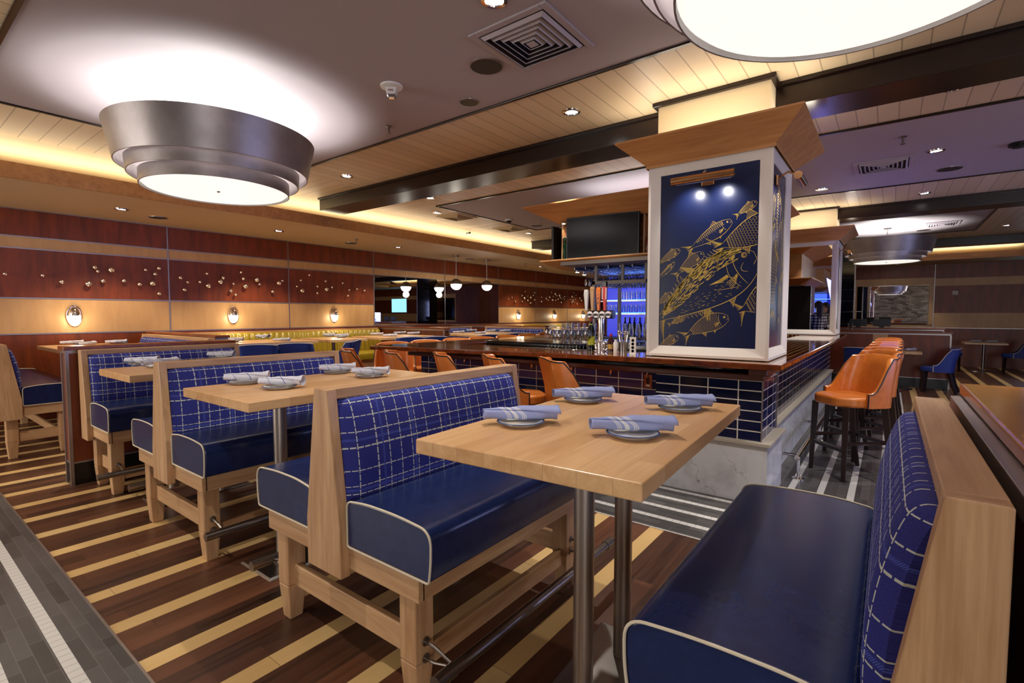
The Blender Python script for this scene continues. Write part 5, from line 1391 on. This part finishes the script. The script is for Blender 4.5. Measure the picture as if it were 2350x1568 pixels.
# ================================================================== host stand things near the far mirror
for y, w_ in ((.62, 'left'), (.16, 'right')):
    t = tag(empty('monitor', (14.68, y, 1.13), R(-90)), 'flat monitor turned away on the farther partition, %s one' % w_, 'monitor', 'monitors on the farther partition')
    MB().box(-.17, .17, 0, .02, .03, .20).build('housing', M['black'], t, bevel=.004); MB().box(-.05, .05, -.02, .06, 0, .03).build('stand', M['black'], t)
g = tag(empty('glass_screen', (13.6, 1.02, 1.10)), 'low clear glass screen with polished top rail beyond the farther column', 'glass screen')
MB().box(0, .012, -.5, .1, .0, .40).build('glass_pane', M['tglass'], g); MB().box(-.01, .022, -.5, .1, .40, .415).build('top_rail', M['chrome'], g)
MB().box(-.9, .9, .1, .11, 0, .012).build('bottom_rail', M['chrome'], g)
tag(partition('narrow wood ledge carrying the glass screen beyond the farther column', 13.5, 13.75, .45, 1.6, h=1.10), 'narrow wood ledge carrying the glass screen beyond the farther column', 'partition')
o = MB().lathe([(1e-4, 0), (.045, 0), (.05, .15), (.046, .15), (.04, .01), (1e-4, .01)], n=16).build('glass_jar', M['tglass'], smooth=40); o.location = (13.6, .72, 1.10); tag(o, 'clear glass jar by the glass screen beyond the farther column', 'jar')

# ================================================================== the woman seen in the column mirror
def person():
    px_, py_ = 5.72, 1.42
    t = tag(empty('person', (px_, py_, .06), R(0)), 'long-haired woman in a black and white plaid shirt, seen in the column mirror', 'person')
    V = {}; E = []
    def ch(pts, prev=None):
        for nm, p, r in pts:
            V[nm] = (p, r)
            if prev: E.append((prev, nm))
            prev = nm
    ch([('pelvis', (0, 0, .92), .115), ('waist', (0, .0, 1.06), .095), ('chest', (0, .01, 1.24), .115), ('neck0', (0, .0, 1.38), .05), ('neck', (.0, .01, 1.44), .042), ('head0', (.0, .02, 1.50), .062), ('head1', (0, .015, 1.57), .082), ('head2', (0, .01, 1.64), .07)])
    for s, n in ((1, 'l'), (-1, 'r')):
        ch([('sh' + n, (.02, .15 * s, 1.34), .052), ('el' + n, (.05, .21 * s, 1.08), .037), ('wr' + n, (.27, .17 * s, 1.06), .024), ('pa' + n, (.33, .155 * s, 1.06), .027)], 'chest')
        for k in range(4): ch([('f%d' % k + n, (.37, .155 * s + (k - 1.5) * .017, 1.055), .0085), ('g%d' % k + n, (.40, .155 * s + (k - 1.5) * .018, 1.04), .008)], 'pa' + n)
        ch([('th' + n, (.345, .125 * s, 1.05), .010), ('ti' + n, (.37, .115 * s, 1.04), .0085)], 'pa' + n)
        ch([('hp' + n, (0, .09 * s, .84), .085), ('kn' + n, (.01, .10 * s, .46), .055), ('an' + n, (-.01, .10 * s, .08), .036), ('to' + n, (.13, .115 * s, .03), .032)], 'pelvis')
    names = list(V); me = bpy.data.meshes.new('body'); me.from_pydata([V[n][0] for n in names], [(names.index(a), names.index(b)) for a, b in E], [])
    o = bpy.data.objects.new('body', me); C.objects.link(o)
    sk = o.modifiers.new('skin', 'SKIN'); sk.use_smooth_shade = True
    for i, n in enumerate(names): me.skin_vertices[0].data[i].radius = (V[n][1], V[n][1]); me.skin_vertices[0].data[i].use_root = (n == 'pelvis')
    ss = o.modifiers.new('sub', 'SUBSURF'); ss.levels = ss.render_levels = 2
    dg = bpy.context.evaluated_depsgraph_get(); m2_ = bpy.data.meshes.new_from_object(o.evaluated_get(dg)); bpy.data.objects.remove(o, do_unlink=True)
    skin = Mat('skin', lin(206, 158, 132), .5).m; m2_.materials.clear(); m2_.materials.append(skin)
    b = bpy.data.objects.new('body', m2_); C.objects.link(b); b.parent = t
    sh = Mat('plaid_shirt', rough=.8); x, y, z = sh.xyz(); k = ((y / .07).fract().lt(.45) + (z / .07).fract().lt(.45)) * .5
    sh.set('Base Color', sh.ramp(k, [(.0, lin(220, 214, 204)), (.5, lin(110, 104, 98)), (1, lin(22, 20, 20))]))
    MB().lathe([(.135, .80), (.15, .95), (.135, 1.08), (.165, 1.26), (.15, 1.36), (.075, 1.41), (.06, 1.43)], n=26).build('shirt', sh.m, t, smooth=1)
    q = MB()
    for s in (1, -1): q.tube([(.01, .11 * s, 1.34), (.035, .185 * s, 1.24), (.05, .215 * s, 1.08), (.16, .195 * s, 1.07)], [.07, .065, .05, .042], 14)
    q.build('sleeve', sh.m, t, smooth=1)
    q = MB()
    for s in (1, -1): q.tube([(0, .085 * s, .90), (.01, .10 * s, .48), (-.01, .10 * s, .07)], [.105, .075, .06], 14)
    q.build('trousers', M['black'], t, smooth=1)
    hair = Mat('dark_hair', lin(44, 30, 24), .5).m
    MB().ball((-.022, .01, 1.605), .098, 20, 12, (1, .95, 1.08)).tube([(-.07, .01, 1.62), (-.10, .01, 1.5), (-.105, .0, 1.36), (-.10, .0, 1.2)], [.075, .075, .07, .04], 14).build('hair', hair, t, smooth=1)
    fc = Mat('eye_white', lin(230, 228, 222), .3).m
    MB().ball((.072, .045, 1.60), .012, 10, 6).ball((.072, -.02, 1.60), .012, 10, 6).build('eye', fc, t, smooth=1)
    MB().ball((.082, .046, 1.60), .0055, 8, 5).ball((.082, -.021, 1.60), .0055, 8, 5).build('pupil', M['black'], t)
    MB().frus((.07, .105, .0, .026), 1.555, (.07, .085, .006, .020), 1.60).build('nose', skin, t, bevel=.004)
    MB().box(.072, .086, -.008, .034, 1.525, 1.535).build('lips', Mat('lips', lin(150, 80, 76), .4).m, t, bevel=.004)
    t.rotation_euler = (0, 0, R(150))
person()
